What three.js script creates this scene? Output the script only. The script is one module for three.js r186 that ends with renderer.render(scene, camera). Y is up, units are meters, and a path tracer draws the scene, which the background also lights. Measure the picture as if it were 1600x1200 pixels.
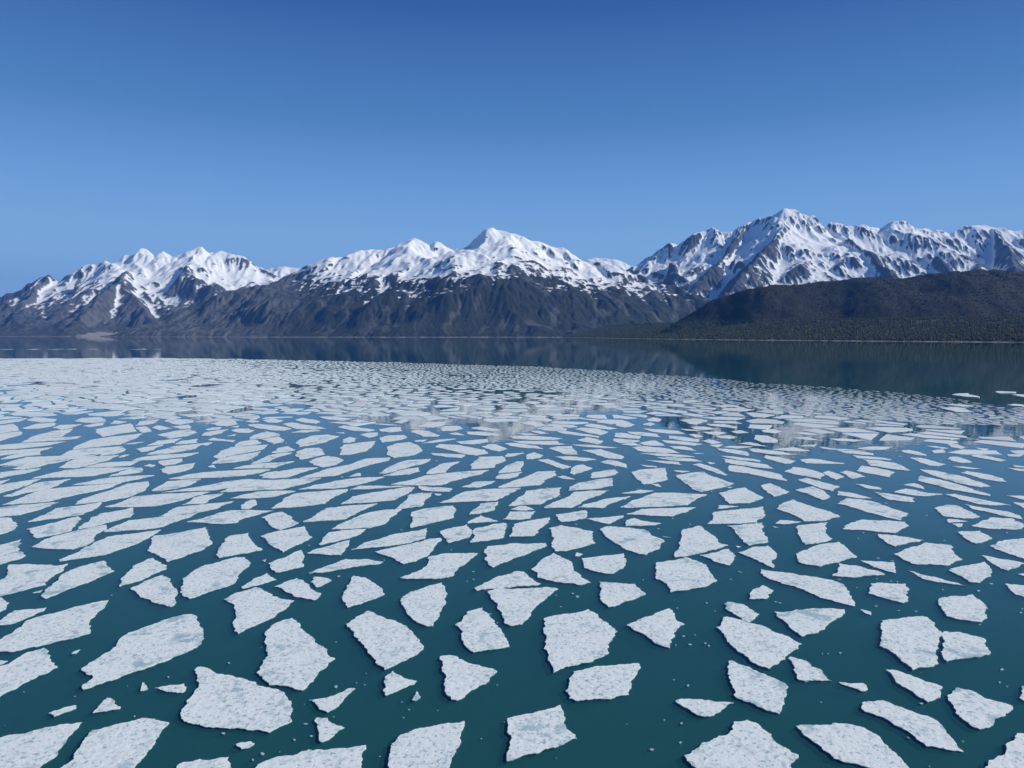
import * as THREE from 'three';
import { mergeGeometries } from 'three/addons/utils/BufferGeometryUtils.js';

// ---------- camera, sky, sun, exposure ----------
const F = 1110, W = 1600, H = 1200, HORIZON = 523, EYE = 25;       // focal length in photograph pixels, photograph size, eye height over the water
const PITCH = Math.atan((H / 2 - HORIZON) / F);
const scene = new THREE.Scene();
const camera = new THREE.PerspectiveCamera(2 * Math.atan(H / 2 / F) * 180 / Math.PI, W / H, 0.5, 60000);
camera.position.set(0, EYE, 0);
camera.rotation.x = -PITCH;
const renderer = new THREE.WebGLRenderer({ antialias: true });
renderer.setSize(1024, 768);
renderer.toneMapping = THREE.LinearToneMapping;
renderer.toneMappingExposure = 1.0;
renderer.shadowMap.enabled = true;

const SKY = [                                                       // elevation in degrees, clear-sky radiance
  [0, 0.40, 0.65, 0.98], [5, 0.32, 0.57, 0.92], [10, 0.20, 0.42, 0.775], [16, 0.09, 0.24, 0.54], [24, 0.034, 0.115, 0.355],
  [35, 0.020, 0.080, 0.26], [55, 0.016, 0.068, 0.215], [90, 0.014, 0.062, 0.19]];
{
  const w = 64, h = 512, data = new Float32Array(w * h * 4);
  for (let j = 0; j < h; j++) {
    const el = Math.max(0, ((j + 0.5) / h) * 180 - 90);
    let k = 0; while (k < SKY.length - 2 && el > SKY[k + 1][0]) k++;
    const a = SKY[k], b = SKY[k + 1], t = Math.min(1, (el - a[0]) / (b[0] - a[0]));
    for (let i = 0; i < w; i++) { const o = (j * w + i) * 4; for (let c = 0; c < 3; c++) data[o + c] = a[c + 1] + (b[c + 1] - a[c + 1]) * t; data[o + 3] = 1; }
  }
  const sky = new THREE.DataTexture(data, w, h, THREE.RGBAFormat, THREE.FloatType);
  sky.mapping = THREE.EquirectangularReflectionMapping; sky.colorSpace = THREE.LinearSRGBColorSpace; sky.magFilter = THREE.LinearFilter; sky.needsUpdate = true;
  scene.background = sky; scene.environment = sky;
}
const sun = new THREE.DirectionalLight(new THREE.Color().setRGB(1, 0.965, 0.87), 4.3);
sun.position.set(8400, 5300, -800); sun.target.position.set(0, 0, -2000);
sun.castShadow = true; sun.shadow.mapSize.set(4096, 4096); sun.shadow.radius = 1;
Object.assign(sun.shadow.camera, { left: -11000, right: 11000, top: 11000, bottom: -11000, near: 100, far: 30000 });
scene.add(sun, sun.target);
scene.fog = new THREE.FogExp2(new THREE.Color().setRGB(0.12, 0.38, 1.0), 3.0e-5);
// Outlines of the floes as read off the photograph, five units to a photograph pixel, from the corner of the area each list names.
const FLOES = [];
function area(ox, oy, lines, k = 5) {
  for (const line of lines.trim().split('\n')) {
    const [pts, label] = line.split('|');
    const n = pts.trim().split(/[\s,]+/).map(Number), p = [];
    for (let i = 0; i < n.length; i += 2) p.push([ox + n[i] / k, oy + n[i + 1] / k]);
    FLOES.push({ p, label: label && label.trim() });
  }
}
area(0, 1000, `
0,765 130,735 190,735 280,705 400,680 520,655 645,645 600,700 490,830 440,910 340,970 250,1040 -150,1150 -250,900 | broad dimpled floe filling the bottom left corner of the photo
720,708 790,700 870,675 980,650 1110,612 1325,650 1220,780 1150,880 1110,930 1060,990 960,1080 560,1120 450,1020 575,935 580,890 640,800 690,735 | large slanting slab with a grey wet patch, second from the left along the bottom edge
0,205 70,185 130,145 220,95 345,62 375,100 390,150 430,180 455,212 380,255 250,310 150,365 0,450 -120,510 -180,300 | blunt-ended wedge floe cut by the left edge, above the finger-sized ice splinter
0,160 65,165 0,195 -40,180 | tiny ice tip at the left edge just above a blunt wedge floe
375,575 420,555 500,530 590,510 598,535 500,570 420,602 | finger-like ice splinter left of a small fin-shaped floe
720,572 780,505 835,450 885,465 900,500 945,520 940,540 820,560 | small fin-shaped floe between an ice splinter and two bits near a big round-ended floe
1095,400 1110,335 1130,335 1160,385 1100,400 | thumb-sized upright ice bit beside a small arrowhead sliver
1210,375 1330,350 1440,340 1458,375 1430,415 1340,408 1250,390 | small arrowhead sliver pointing left, beside a big round-ended floe
555,110 580,90 630,75 600,105 | tiny ice crumb above the long diagonal slab at lower left
`);
area(0, 840, `
1465,600 1535,612 1555,660 1590,720 1598,790 1540,860 1380,925 1230,985 1000,1065 820,1130 650,1190 640,1155 725,1085 640,1045 630,1030 690,985 770,940 860,890 910,830 1000,745 1160,690 1280,645 | long diagonal slab with a split lower tip and slushy grey rim, lower left
1260,-60 1180,-10 1080,45 930,95 810,138 600,168 460,187 455,175 610,115 650,85 720,50 840,-5 1000,-25
0,58 90,35 165,15 172,45 145,80 180,125 185,155 100,180 0,212 -120,240 -150,100
0,335 50,300 55,240 75,212 270,212 450,222 530,205 500,250 430,290 360,345 360,372 230,400 0,460 -100,480 -120,380 | wide horned floe at the left edge with a thin ice crumb under it
330,440 400,380 450,340 470,300 550,255 680,215 810,182 840,225 895,262 830,290 680,355 500,420 350,478 | thick slanting bar of ice with a squared upper end, right of a wide horned floe
930,385 940,335 1010,260 1080,205 1190,162 1240,190 1260,210 1305,220 1305,245 1200,285 1050,350 | half-moon floe almost touching the shield-shaped floe below it
1015,400 1080,375 1150,335 1270,295 1330,320 1345,365 1390,430 1370,520 1330,542 1220,515 1140,480 1060,430 | shield-shaped floe tucked under a half-moon floe
0,470 75,510 50,545 0,585 -100,600 -100,480
0,650 60,600 110,570 270,562 365,548 350,570 230,620 130,665 0,685 -60,690 | slim tapering floe at the left edge above a large ragged wedge floe
-80,890 -80,800 0,800 90,750 170,700 200,655 350,605 530,560 720,510 850,490 820,540 760,590 710,650 715,690 695,715 710,745 600,780 400,825 230,860 70,895 | large ragged wedge floe at the left edge rising to a horn on its right
255,430 335,410 320,425 265,435 | thin ice crumb lying under the wide horned floe
`);
area(320, 1000, `
-65,215 0,212 75,250 220,280 330,310 402,330 405,350 510,372 610,405 650,460 690,545 685,635 570,690 510,725 330,708 150,690 0,682 -100,660 -190,615 -195,575 -160,520 -80,395 -50,340 -75,260 | biggest floe of the lower left, bread-loaf shaped with a rounded dimpled right end
-230,1000 -170,955 -40,930 0,940 120,920 190,915 205,970 220,1020 100,1080 -200,1070 | small floe on the bottom edge between a slanting slab and a long flat-topped floe
1405,290 1465,242 1510,270 1560,300 1660,325 1640,345 1560,375 1480,410 1410,437 1390,400 1400,340 | small shark-tooth floe below the sloping plank-like floe, tip to the right
818,475 900,460 980,440 1060,412 1120,380 1180,382 1120,430 1090,470 1030,530 960,570 870,515 | small greyish floe with a drawn-out tip like a bird wing, upper right
855,640 870,608 960,608 1010,655 1095,688 1020,735 910,802 885,780 875,700 | small greyish three-cornered floe straight below the bird-wing floe
242,815 300,800 365,795 390,810 340,845 285,855 | little half-sunk grey ice scrap under the bread-loaf floe
390,1000 470,945 570,912 680,905 760,870 900,855 1050,845 1260,820 1265,850 1230,890 1225,1000 1200,1100 600,1130 330,1060 | long flat-topped floe cut by the bottom edge, left of centre
`);
area(320, 840, `
690,628 740,670 780,735 840,775 880,830 945,865 960,910 1022,948 960,1005 890,1060 850,1125 765,1195 690,1180 500,1155 400,1060 440,1005 470,950 475,890 460,820 460,755 520,690 600,650 | large upright floe with a pitted lower left corner, behind the bread-loaf floe
1275,575 1350,610 1420,640 1570,690 1620,730 1660,790 1710,860 1700,880 1600,940 1480,1005 1400,1035 1330,985 1300,930 1245,860 1190,790 1150,730 1100,680 1190,620 | large plank-like floe sloping down to the right above the shark-tooth floe
-175,320 -100,270 0,215 120,190 240,155 315,155 350,210 310,250 265,290 245,345 150,390 0,438 -120,480 -170,460 -185,410 | broad leaning floe right of the shield-shaped floe
98,150 110,85 160,10 200,-12 345,-35 370,30 410,70 452,95 300,125 110,160
435,-10 550,-45 780,-88 800,-45 842,-5 760,45 605,115 530,75 490,40
790,122 900,85 1020,50 1130,18 1130,55 1100,90 1065,140 930,132
1140,95 1250,38 1390,0 1500,-30 1600,-45 1735,-72 1730,-30 1720,8 1600,42 1400,70
495,205 600,165 700,115 755,98 770,130 765,165 778,215 770,235 660,252 550,275 515,245
810,280 880,250 1000,210 1100,170 1250,170 1330,185 1395,190 1340,210 1200,225 1050,250 900,275
285,385 370,330 490,275 530,310 562,330 470,355 290,400
540,385 620,350 720,318 770,335 820,375 850,415 912,438 860,490 790,480 700,465 610,410
820,350 850,310 960,318 992,338 930,370 875,390
145,485 250,430 400,388 470,420 540,460 600,480 702,492 630,560 530,630 400,690 260,755 230,735 210,670 240,600 225,545 190,510 | big four-sided floe with a torn slushy left side and pointed right corner
1065,470 1110,400 1140,340 1160,298 1260,315 1340,365 1390,400 1408,440 1330,480 1220,520 1115,548 1100,510 | fan-shaped floe with a rounded right end, above the sloping plank-like floe
470,190 445,180 480,168
`);
area(640, 1000, `
0,720 110,690 250,660 430,635 425,690 400,740 405,800 370,850 330,930 318,985 280,1060 -150,1100 -165,1000 -165,920 -150,830 -95,765 | big blocky floe cut by the bottom edge, just left of the flag-shaped floe
15,470 55,400 85,455 40,478 | tiny pyramid of ice beside the shark-tooth floe
235,130 310,120 370,130 450,178 550,200 610,220 685,245 635,290 600,345 520,380 440,430 375,475 325,470 285,430 270,340 280,275 255,190 | three-cornered sail-like floe standing alone left of centre, tip to the right
765,612 880,585 1060,548 1180,508 1205,560 1220,620 1225,690 1270,725 1308,772 1240,795 1160,835 1000,890 860,920 755,950 755,920 775,860 785,790 790,750 758,715 770,670 | flag-shaped four-sided floe with a spur at lower right, bottom centre
1275,248 1380,225 1480,205 1600,200 1790,182 1805,210 1780,265 1735,340 1715,430 1600,455 1470,462 1300,478 1245,460 1215,400 1245,350 | wide six-sided floe just below the large craggy block at centre
`);
area(640, 840, `
1045,635 1180,605 1300,590 1400,560 1470,600 1500,640 1600,710 1625,735 1600,775 1560,830 1560,905 1430,970 1260,1005 1120,1055 1100,985 1085,920 1045,870 1050,815 1070,780 1045,745 1060,700 | large craggy block of a floe right of centre with a saw-toothed left side
-275,112 -150,82 0,52 120,20 240,5 240,30 190,90 130,150 60,180 0,195 -50,208 -110,180 -180,145
-80,315 0,290 60,265 110,235 150,180 140,155 280,125 400,125 535,125 480,165 400,225 350,275 350,295 240,322 0,322
-70,480 -30,445 0,425 130,385 255,350 280,390 298,440 285,520 230,590 205,650 180,698 90,680 20,635 -30,580 -50,540 | upright bell-like floe narrowing to its foot, right of the fan-shaped floe
605,418 700,400 900,400 1060,388 1165,402 1100,455 1020,510 960,570 920,640 880,680 780,690 735,660 720,610 685,560 650,490 | funnel-shaped floe, wide at the top, under a low humped floe
505,400 600,350 720,300 830,265 890,268 930,305 1025,362 930,380 800,388 620,402 520,415 | low humped floe resting like a lid above the funnel-shaped floe
355,690 430,610 460,575 570,550 610,590 650,640 690,700 740,770 778,855 640,878 500,900 455,870 420,820 415,740 | leaning barrel-like floe left of the funnel-shaped floe
580,100 600,75 740,60 830,45 950,50 1065,45 1060,75 930,125 780,180 650,235 610,210 590,180 595,130
950,245 1010,190 1050,160 1120,122 1180,145 1250,180 1280,240 1320,280 1340,310 1418,352 1340,375 1160,350 1000,315 990,270
1085,-70 1190,-95 1310,-75 1438,-45 1430,-10 1455,45 1350,75 1230,105 1140,108 1105,70 1125,0 1110,-35
1290,145 1305,115 1355,130 1320,150
`);
area(960, 1000, `
475,478 520,460 640,465 740,470 830,485 935,495 840,545 800,575 705,602 600,565 530,520 | boat-shaped floe, flat on top and keeled below, right of bottom centre
890,165 930,165 990,195 1060,215 1180,270 1280,315 1340,345 1345,410 1330,480 1305,560 1285,582 1170,545 1060,490 960,460 930,425 945,410 900,330 890,290 880,210 | stout slab sloping down to the right, between the boat-shaped floe and a pointed floe above
540,905 640,850 770,775 870,745 925,700 935,640 1040,625 1110,650 1160,700 1230,740 1250,790 1330,840 1440,900 1410,950 1380,1010 1250,1080 700,1090 600,985 | huge hat-shaped floe with a domed crown on the bottom edge right of centre
1350,145 1370,130 1500,165 1540,210 1610,230 1700,325 1600,318 1440,315 1400,240 | small tapering floe with a long tail just right of two big lower-right slabs
`);
area(960, 840, `
790,705 830,680 850,625 880,620 960,640 1040,670 1200,710 1290,755 1370,780 1465,835 1440,870 1370,910 1310,960 1240,1000 1215,1035 1110,995 1000,910 920,850 860,780 | large pointed floe with a dented grey patch on its left half, lower right
855,520 880,505 990,520 1060,560 1135,600 1100,635 1050,670 970,620 900,580 | small lozenge floe perched just above the large pointed dented floe
320,200 400,185 500,170 550,155 640,180 720,215 750,270 805,335 740,375 640,395 520,415 435,428 410,375 370,340 318,315 330,260 | big rounded floe with a beak on its right, upper right of centre
-120,345 0,355 165,365 200,400 245,445 140,490 0,540 -50,545 -110,470
95,690 200,640 320,590 430,555 475,600 490,650 550,680 490,710 470,760 440,800 430,868 370,850 290,800 200,745 130,710 | kite-shaped floe with a frayed right corner, right of the large craggy block
1050,480 1060,430 1100,400 1160,370 1200,390 1245,415 1210,440 1200,475 1130,480 | small crumbly floe below a long whale-shaped floe
660,138 780,120 890,90 935,130 938,165 905,225 830,205 760,175
965,120 1080,75 1200,65 1265,120 1270,150 1230,180 1248,242 1180,215 1080,165
-260,165 -130,148 75,125 93,170 85,220 30,255 0,280 -100,275 -240,240
`);
area(1280, 1000, `
-185,672 -60,665 80,665 110,648 280,670 360,690 450,740 540,830 615,905 680,970 720,1020 600,1060 350,990 110,930 60,880 -10,820 -60,790 | large speckled slipper-like floe on the bottom edge at right
515,235 620,245 720,280 830,330 960,365 950,410 930,455 850,490 760,440 640,365 590,310 | mitten-shaped floe sloping down right, under the pair split by a narrow crack
150,330 270,338 345,338 375,360 370,395 330,403 230,365 | small comma-shaped sliver right of the long-tailed tapering floe
330,495 450,475 520,480 600,515 720,555 850,595 950,660 1000,730 1060,790 1132,875 1030,865 930,845 830,830 760,780 680,710 590,670 530,625 450,595 350,560 325,525 | long sweeping floe with spots, running down to a point at lower right
1005,475 1030,420 1080,370 1190,395 1290,455 1430,490 1512,518 1500,560 1450,600 1370,640 1320,690 1260,703 1180,670 1120,625 1060,570 | guitar-pick floe near the right edge, right of the mitten-shaped floe
1560,450 1580,380 1600,345 1700,350 1720,470 1600,478 | floe just showing at the right edge beside the guitar-pick floe
1290,1000 1330,940 1440,900 1480,800 1540,730 1600,735 1800,800 1800,1080 1270,1060 | floe with a scooped left side filling the bottom right corner
`);
area(1280, 840, `
485,650 560,640 680,625 800,615 850,625 900,690 965,760 935,800 920,850 925,950 935,990 840,1015 720,1035 640,970 600,920 545,885 470,850 480,800 495,730 | larger left half of the pair split by a narrow crack, lower right
980,735 1080,740 1180,765 1290,790 1290,830 1325,880 1325,920 1150,945 1000,975 965,940 960,850 965,790 | smaller right half of the pair split by a narrow crack, lower right
930,480 1050,460 1200,445 1270,500 1320,555 1300,600 1315,630 1270,665 1120,645 990,615 960,570 | many-sided chunky floe directly above the pair split by a crack
400,360 500,355 680,362 697,395 690,430 697,475 655,515 560,490 470,465 385,440 390,405 | brick-like floe with a toothed right side, right of the long whale-shaped floe
-460,248 -300,270 -150,295 0,315 150,350 215,390 240,450 275,540 190,520 0,470 -150,400 -250,370 -340,340 -440,300 | long whale-shaped floe, thin at left and deep at right, right of centre
-365,580 -270,585 -180,565 0,560 195,565 200,595 160,625 100,655 50,700 0,730 -60,755 -140,775 -190,740 -240,690 -320,630 | wing-like floe hanging below the long whale-shaped floe
318,558 405,580 405,608 360,590 | tiny ice tooth right of the wing-like floe
690,258 800,290 920,312 1030,345 1148,380 1030,362 900,345 800,322
1010,260 1100,228 1200,210 1290,192 1330,235 1355,270 1345,305 1290,325 1235,355 1170,350 1110,305
580,130 700,85 830,40 1030,60 1040,100 1070,140 1120,175 1050,200 1000,220 850,208 720,205 640,165
155,205 240,220 300,222 380,250 460,262 515,288 420,295 250,312 95,300 140,275
318,178 450,188 590,193 598,280 520,260 420,230
-185,130 -90,95 0,55 150,35 200,70 240,105 298,150 200,180 90,205 10,228 -80,215 -140,205 -170,170
1455,360 1550,370 1650,380 1700,470 1600,465 1530,445
1335,70 1390,35 1500,15 1600,5 1700,10 1700,175 1600,170 1480,130
1265,138 1400,165 1540,185 1610,205 1540,240 1480,262 1400,230
1550,285 1650,275 1650,310 1600,300
`);
area(960, 740, `
530,440 665,410 740,465 800,510 830,550 890,560 800,590 720,610 600,640 470,655 500,590 515,530
880,410 1050,395 1155,385 1165,410 1155,450 1200,500 1205,535 1050,565 1000,535 970,490 940,450
-115,435 -60,415 130,425 240,440 310,490 395,530 350,590 240,637 100,600 0,545 -60,500
1410,420 1430,405 1600,385 1665,380 1660,430 1650,460 1705,510 1600,545 1490,555 1450,500 1430,460
725,395 770,350 775,300 1000,275 1160,258 1180,320 1140,355 1115,382 950,392
1265,275 1310,235 1400,205 1500,245 1600,275 1690,300 1765,338 1640,370 1480,375 1400,325
1255,392 1300,365 1460,378 1340,395
805,275 815,248 970,258 880,270
810,155 900,130 1020,110 1080,145 1165,190 1050,232 890,235 860,195
40,265 130,215 230,180 310,150 500,152 725,165 640,200 570,248 350,260 120,268
85,318 210,278 400,272 635,265 570,300 460,335 300,330
80,410 90,370 150,350 250,375 365,390 280,405
50,155 200,125 315,135 200,155
130,-10 200,-30 400,-45 405,-10 420,45 300,75 230,85 180,50
480,15 600,-5 700,-15 760,20 850,50 935,78 820,115 690,145 620,130 540,70
1145,95 1220,75 1300,110 1368,145 1300,165 1250,182 1190,140
1410,130 1550,100 1600,120 1690,180 1625,207 1500,155
1435,48 1500,32 1600,58 1760,100 1700,138 1600,112
890,-20 900,-65 1000,-55 1150,-25 1290,5 1350,50 1340,58 1200,35 1050,0
285,80 350,82 368,105 330,100
870,105 925,105 900,113
945,565 990,570 965,580
1230,408 1290,425 1250,420
370,488 450,502 400,498
`);
area(1280, 740, `
135,235 215,190 340,205 470,232 560,270 695,312 650,340 630,365 520,340 350,295 230,255
185,435 190,410 280,380 350,360 500,365 675,378 705,410 640,440 595,465 450,455 330,440
460,475 600,485 700,500 818,522 700,540 595,575 510,530
140,170 140,138 270,155 410,197 280,190
280,82 340,85 470,110 487,128 380,118
430,145 550,158 680,180 748,190 720,200 745,222 650,218 540,205
580,145 670,118 760,132 860,155 965,162 820,178 700,168
655,88 740,75 800,95 832,125 760,110
772,55 790,18 900,40 1000,62 1130,100 1230,135 1340,165 1335,178 1150,145 1000,120 880,85
770,-35 900,-22 1000,0 1130,25 1250,65 1342,102 1260,108 1100,78 980,45 870,10
980,162 1060,160 1200,190 1320,215 1500,248 1380,250 1240,240 1100,205
1135,240 1250,262 1380,285 1480,300 1570,330 1595,362 1480,340 1330,305 1200,280
900,270 1000,245 1080,252 1150,285 1258,338 1200,352 1060,346 970,335 930,300
1000,357 1080,360 1160,374 1090,380 1010,385
1040,392 1125,392 1115,412 1085,420
1185,412 1260,375 1330,345 1510,352 1530,370 1600,395 1590,420 1540,438 1350,432
1085,455 1260,450 1310,480 1352,505 1290,530 1228,552 1140,510
1440,170 1620,178 1700,200 1600,205
1510,222 1650,235 1680,290 1600,275
1105,-5 1150,-20 1300,5 1440,40 1465,65 1400,62 1250,35
30,-5 75,-20 150,5 198,28 130,52 90,35
`);
area(1280, 650, `
160,440 210,427 290,445 360,475 260,492 220,470
295,430 335,388 450,405 595,440 545,478 420,455
345,340 480,350 600,370 660,395 712,432 600,420 400,390 375,360
245,305 350,315 480,325 570,340 545,345 400,338 300,330
135,270 300,275 420,292 435,308 350,305 200,290
0,240 150,258 320,268 370,275 150,268 20,255
-160,345 -80,335 0,340 100,358 200,372 100,375 -100,370
710,325 800,330 900,355 988,378 940,395 850,385 760,350
645,270 700,265 790,285 838,312 760,305 680,290
1000,335 1050,318 1110,325 1195,362 1110,368 1040,352
1185,312 1260,302 1350,320 1460,348 1400,355 1280,332
1030,395 1120,395 1270,415 1170,415
1460,405 1600,415 1650,435 1560,430
1500,382 1600,395 1640,405 1540,400
880,270 960,262 985,285 900,290
1000,225 1080,222 1150,250 1100,258 1030,245
290,255 420,238 580,240 520,262 400,268
75,180 200,178 360,190 280,200 140,195
830,235 900,235 1010,252 960,258
1210,245 1330,258 1290,272
1460,300 1590,300 1560,318 1480,315
`);
area(960, 650, `
605,380 670,370 750,395 885,460 860,465 780,440 680,405
0,135 60,132 210,160 190,183 60,170 5,163
0,174 120,185 200,195 150,205 40,212 -10,195
100,122 200,125 330,140 360,165 250,158 150,145
215,98 350,105 500,118 560,140 420,138 290,122
420,155 540,165 660,182 665,205 560,198 425,178
370,190 500,197 620,209 690,220 620,232 500,220 410,212
45,222 140,208 210,232 120,232
190,212 310,190 350,205 390,230 300,232 230,228
135,245 220,235 380,250 470,270 515,290 400,290 230,282 180,270
200,292 400,293 560,308 630,320 480,320 330,313
330,325 480,324 610,335 690,355 560,355 420,345
235,347 380,352 500,360 535,385 400,372
425,235 540,237 610,255 640,272 560,268 480,258
200,380 330,395 335,403 250,398
450,425 580,430 530,443 490,437
-115,362 -40,345 20,352 95,378 103,410 40,395 -40,380
580,145 620,140 695,162 630,170
690,125 800,122 880,132 800,150 730,142
790,158 900,152 960,165 900,180 830,175
680,195 730,182 835,208 760,220
735,228 850,222 800,248
800,252 950,265 1035,280 1045,315 900,288 820,270
835,245 900,235 1080,240 950,256
1040,258 1100,255 1250,272 1360,290 1410,308 1250,302 1080,280
1165,325 1185,308 1300,325 1415,352 1380,368 1330,375 1250,352
815,312 950,320 1130,345 1135,360 980,345
848,335 1000,352 1180,378 1250,415 1120,405 950,382 860,362
965,215 1070,205 1130,220 1200,240 1080,232
1085,180 1100,150 1200,155 1270,180 1270,208 1150,208
1150,110 1250,102 1310,125 1250,138 1170,128
910,120 980,112 1050,130 960,138
1225,262 1400,245 1530,272 1450,278 1300,270
1325,437 1395,400 1500,412 1600,440 1640,462 1610,495 1500,472 1400,455
560,45 640,35 690,50 640,65 580,62
590,85 700,82 795,105 700,110 620,102
720,60 850,62 955,85 950,98 830,85 740,75
0,50 60,45 160,68 80,90 10,75
250,25 300,10 370,25 340,45 280,42
215,70 280,50 320,65 280,78
510,100 620,108 700,118 560,115
1390,172 1500,165 1600,190 1520,190
1390,130 1500,130 1600,145 1500,148
1420,235 1500,228 1590,222 1560,240
720,358 790,368 750,377
600,290 700,292 640,297
`);
area(640, 650, `
1340,268 1420,265 1500,260 1570,282 1600,293 1675,320 1650,338 1550,332 1450,300
200,245 230,220 380,228 500,250 590,265 615,295 520,310 420,295 300,265
-175,240 -100,215 0,205 75,235 100,275 60,295 -20,315 -120,328 -180,300
485,90 560,82 650,100 710,110 640,120 560,113 500,105
440,125 540,122 680,140 710,155 580,155 460,145
560,238 640,218 700,232 768,258 690,278 610,258
735,215 800,210 960,230 1010,240 1035,258 900,250 780,235
775,160 900,155 1060,162 1195,175 1120,188 950,188 810,178
810,200 920,195 1160,195 1170,212 1215,222 1050,225 880,215
1085,255 1160,238 1270,235 1310,280 1315,300 1200,300 1150,275
1145,120 1220,118 1370,142 1480,160 1470,170 1330,155 1190,138
1285,105 1340,92 1460,98 1555,125 1490,152 1380,128
1365,78 1410,60 1520,75 1620,98 1560,108 1450,93
1310,185 1390,165 1460,180 1515,198 1470,222 1370,205
1265,225 1400,225 1600,245 1660,250 1500,250 1350,240
1130,318 1250,315 1400,330 1460,342 1350,352 1220,345
1000,345 1080,335 1160,365 1265,398 1190,415 1090,375
1255,450 1260,410 1320,385 1360,382 1430,410 1350,440 1280,460
915,325 920,302 975,285 1045,310 1000,330 920,340
740,315 760,295 895,290 820,312 750,322
165,290 280,295 430,302 410,330 300,322 180,305
475,415 490,370 545,320 730,315 750,350 680,375 665,400 560,412
695,450 740,400 840,355 890,355 880,400 875,428 780,442
670,490 690,462 880,440 820,480 740,492
130,455 160,415 260,370 395,355 320,395 290,440 200,450
-150,538 0,505 120,467 280,449 460,432 620,425 570,452 450,480 350,505 240,540 0,542
-240,450 -200,420 -100,370 0,343 170,335 150,352 90,378 0,398 -100,427 -200,450
-210,470 -100,434 0,412 70,402 82,432 0,455 -100,464
1420,485 1430,440 1520,428 1600,418 1630,440 1600,462 1500,480
40,190 140,185 100,202 50,202
90,215 220,185 365,178 280,195 170,210
360,200 480,190 615,180 610,205 500,222 400,218
300,140 370,130 445,152 370,150
235,100 270,80 370,75 420,100 330,118 250,118
0,125 60,110 150,118 235,150 220,160 100,162 60,140
60,85 150,45 290,45 270,70 180,92
820,135 950,137 1015,150 900,150
930,118 1010,118 1085,135 1020,142
860,55 960,40 1070,75 980,85
1100,100 1140,70 1220,80 1160,105
1300,20 1450,25 1545,40 1430,38
`);
area(320, 650, `
330,70 420,62 520,72 620,85 680,100 620,115 500,110 390,92
605,62 680,50 780,68 900,85 950,98 850,105 720,102
665,130 760,112 860,108 905,115 800,128
205,115 250,100 340,98 385,112 340,132 260,132
45,60 120,40 220,35 255,65 180,80 90,75
345,185 380,150 480,122 580,140 585,155 470,173 370,184
440,182 580,162 620,190 600,205 530,220 490,200
235,240 260,205 400,185 440,212 350,229
65,318 120,275 200,245 350,234 495,225 450,262 330,285 200,310 110,335
50,375 110,340 250,307 440,277 410,310 340,345 200,365
20,398 60,380 85,408
520,290 570,250 650,235 710,265 640,282
365,375 430,340 500,305 600,290 685,287 560,325 510,355
215,413 320,388 450,370 700,355 600,385 540,408 380,410
710,205 730,190 850,152 960,145 1050,160 960,200 870,220 735,243
705,310 710,285 780,255 890,250 920,270 940,298 860,320 740,340
1050,305 1075,265 1055,250 1100,222 1240,205 1340,195 1310,235 1260,275 1150,300
815,355 870,330 960,312 1040,325 1085,345 1030,380 920,402 850,380
735,485 850,450 980,408 1130,380 1250,335 1450,325 1440,345 1300,380 1130,430 1000,470 860,482
440,485 560,440 700,410 885,403 780,435 640,480 530,490
420,468 490,440 570,430 540,453 460,473
-290,492 -150,462 0,440 200,427 400,418 515,420 430,445 300,468 100,482 -150,492
30,185 70,170 160,185 240,190 220,205 120,195 40,192
0,130 90,115 185,105 140,130 40,155 -30,155
0,105 60,90 125,88 110,105 20,112
170,158 245,140 230,155
450,35 530,18 615,35 560,52 490,52
705,30 760,15 860,30 905,45 870,60 780,52
890,5 1000,5 1150,22 1080,38 960,28
960,52 1050,45 1290,57 1180,68
1040,92 1080,75 1200,90 1330,110 1270,122 1150,115
1210,148 1280,132 1350,130 1340,155 1280,170
1075,210 1075,185 1130,165 1185,175 1175,198 1120,210
1365,170 1440,152 1560,150 1580,170 1480,195 1390,208
1355,105 1440,90 1530,88 1545,115 1450,128 1370,120
1125,475 1180,450 1210,445 1218,470
310,45 380,32 425,45 370,52
1125,40 1200,28 1290,45 1200,50
1010,130 1090,128 1090,138
0,210 60,205 20,230 -60,225
1290,60 1400,62 1530,75 1400,72
1470,50 1560,25 1600,35 1540,60
200,85 270,75 250,92
`);
area(320, 740, `
-340,148 -150,118 0,95 150,64 300,45 450,45 350,72 200,112 60,132 -100,138
-145,380 0,345 100,310 200,288 400,288 540,290 420,320 320,345 240,388 60,393
440,345 520,315 600,300 650,325 690,365 735,388 650,420 585,442 510,405 480,370
765,380 860,330 950,270 1150,250 1350,235 1250,280 1160,325 1100,355 900,370
985,435 1100,375 1250,315 1380,290 1535,278 1500,320 1440,350 1415,390 1300,425 1150,433
1485,275 1560,215 1600,162 1700,150 1782,150 1750,190 1710,220 1695,255 1600,268
515,275 600,225 610,200 720,155 900,140 1115,122 1110,142 1000,190 940,235 750,258
725,125 850,90 1050,55 1200,35 1400,28 1280,65 1150,95 1080,110 900,122
1060,240 1150,180 1300,150 1450,125 1600,105 1635,108 1600,145 1540,175 1490,205 1300,225
1130,125 1210,97 1400,98 1595,98 1450,110 1250,122
115,148 230,105 330,72 450,50 700,42 910,38 800,75 600,125 400,132
195,195 300,165 420,142 580,135 710,138 620,160 520,185 330,196
280,255 310,225 360,205 400,205 405,245 360,270 300,280
890,555 920,500 960,465 1100,442 1265,434 1200,480 1050,525 910,560
`);
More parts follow.
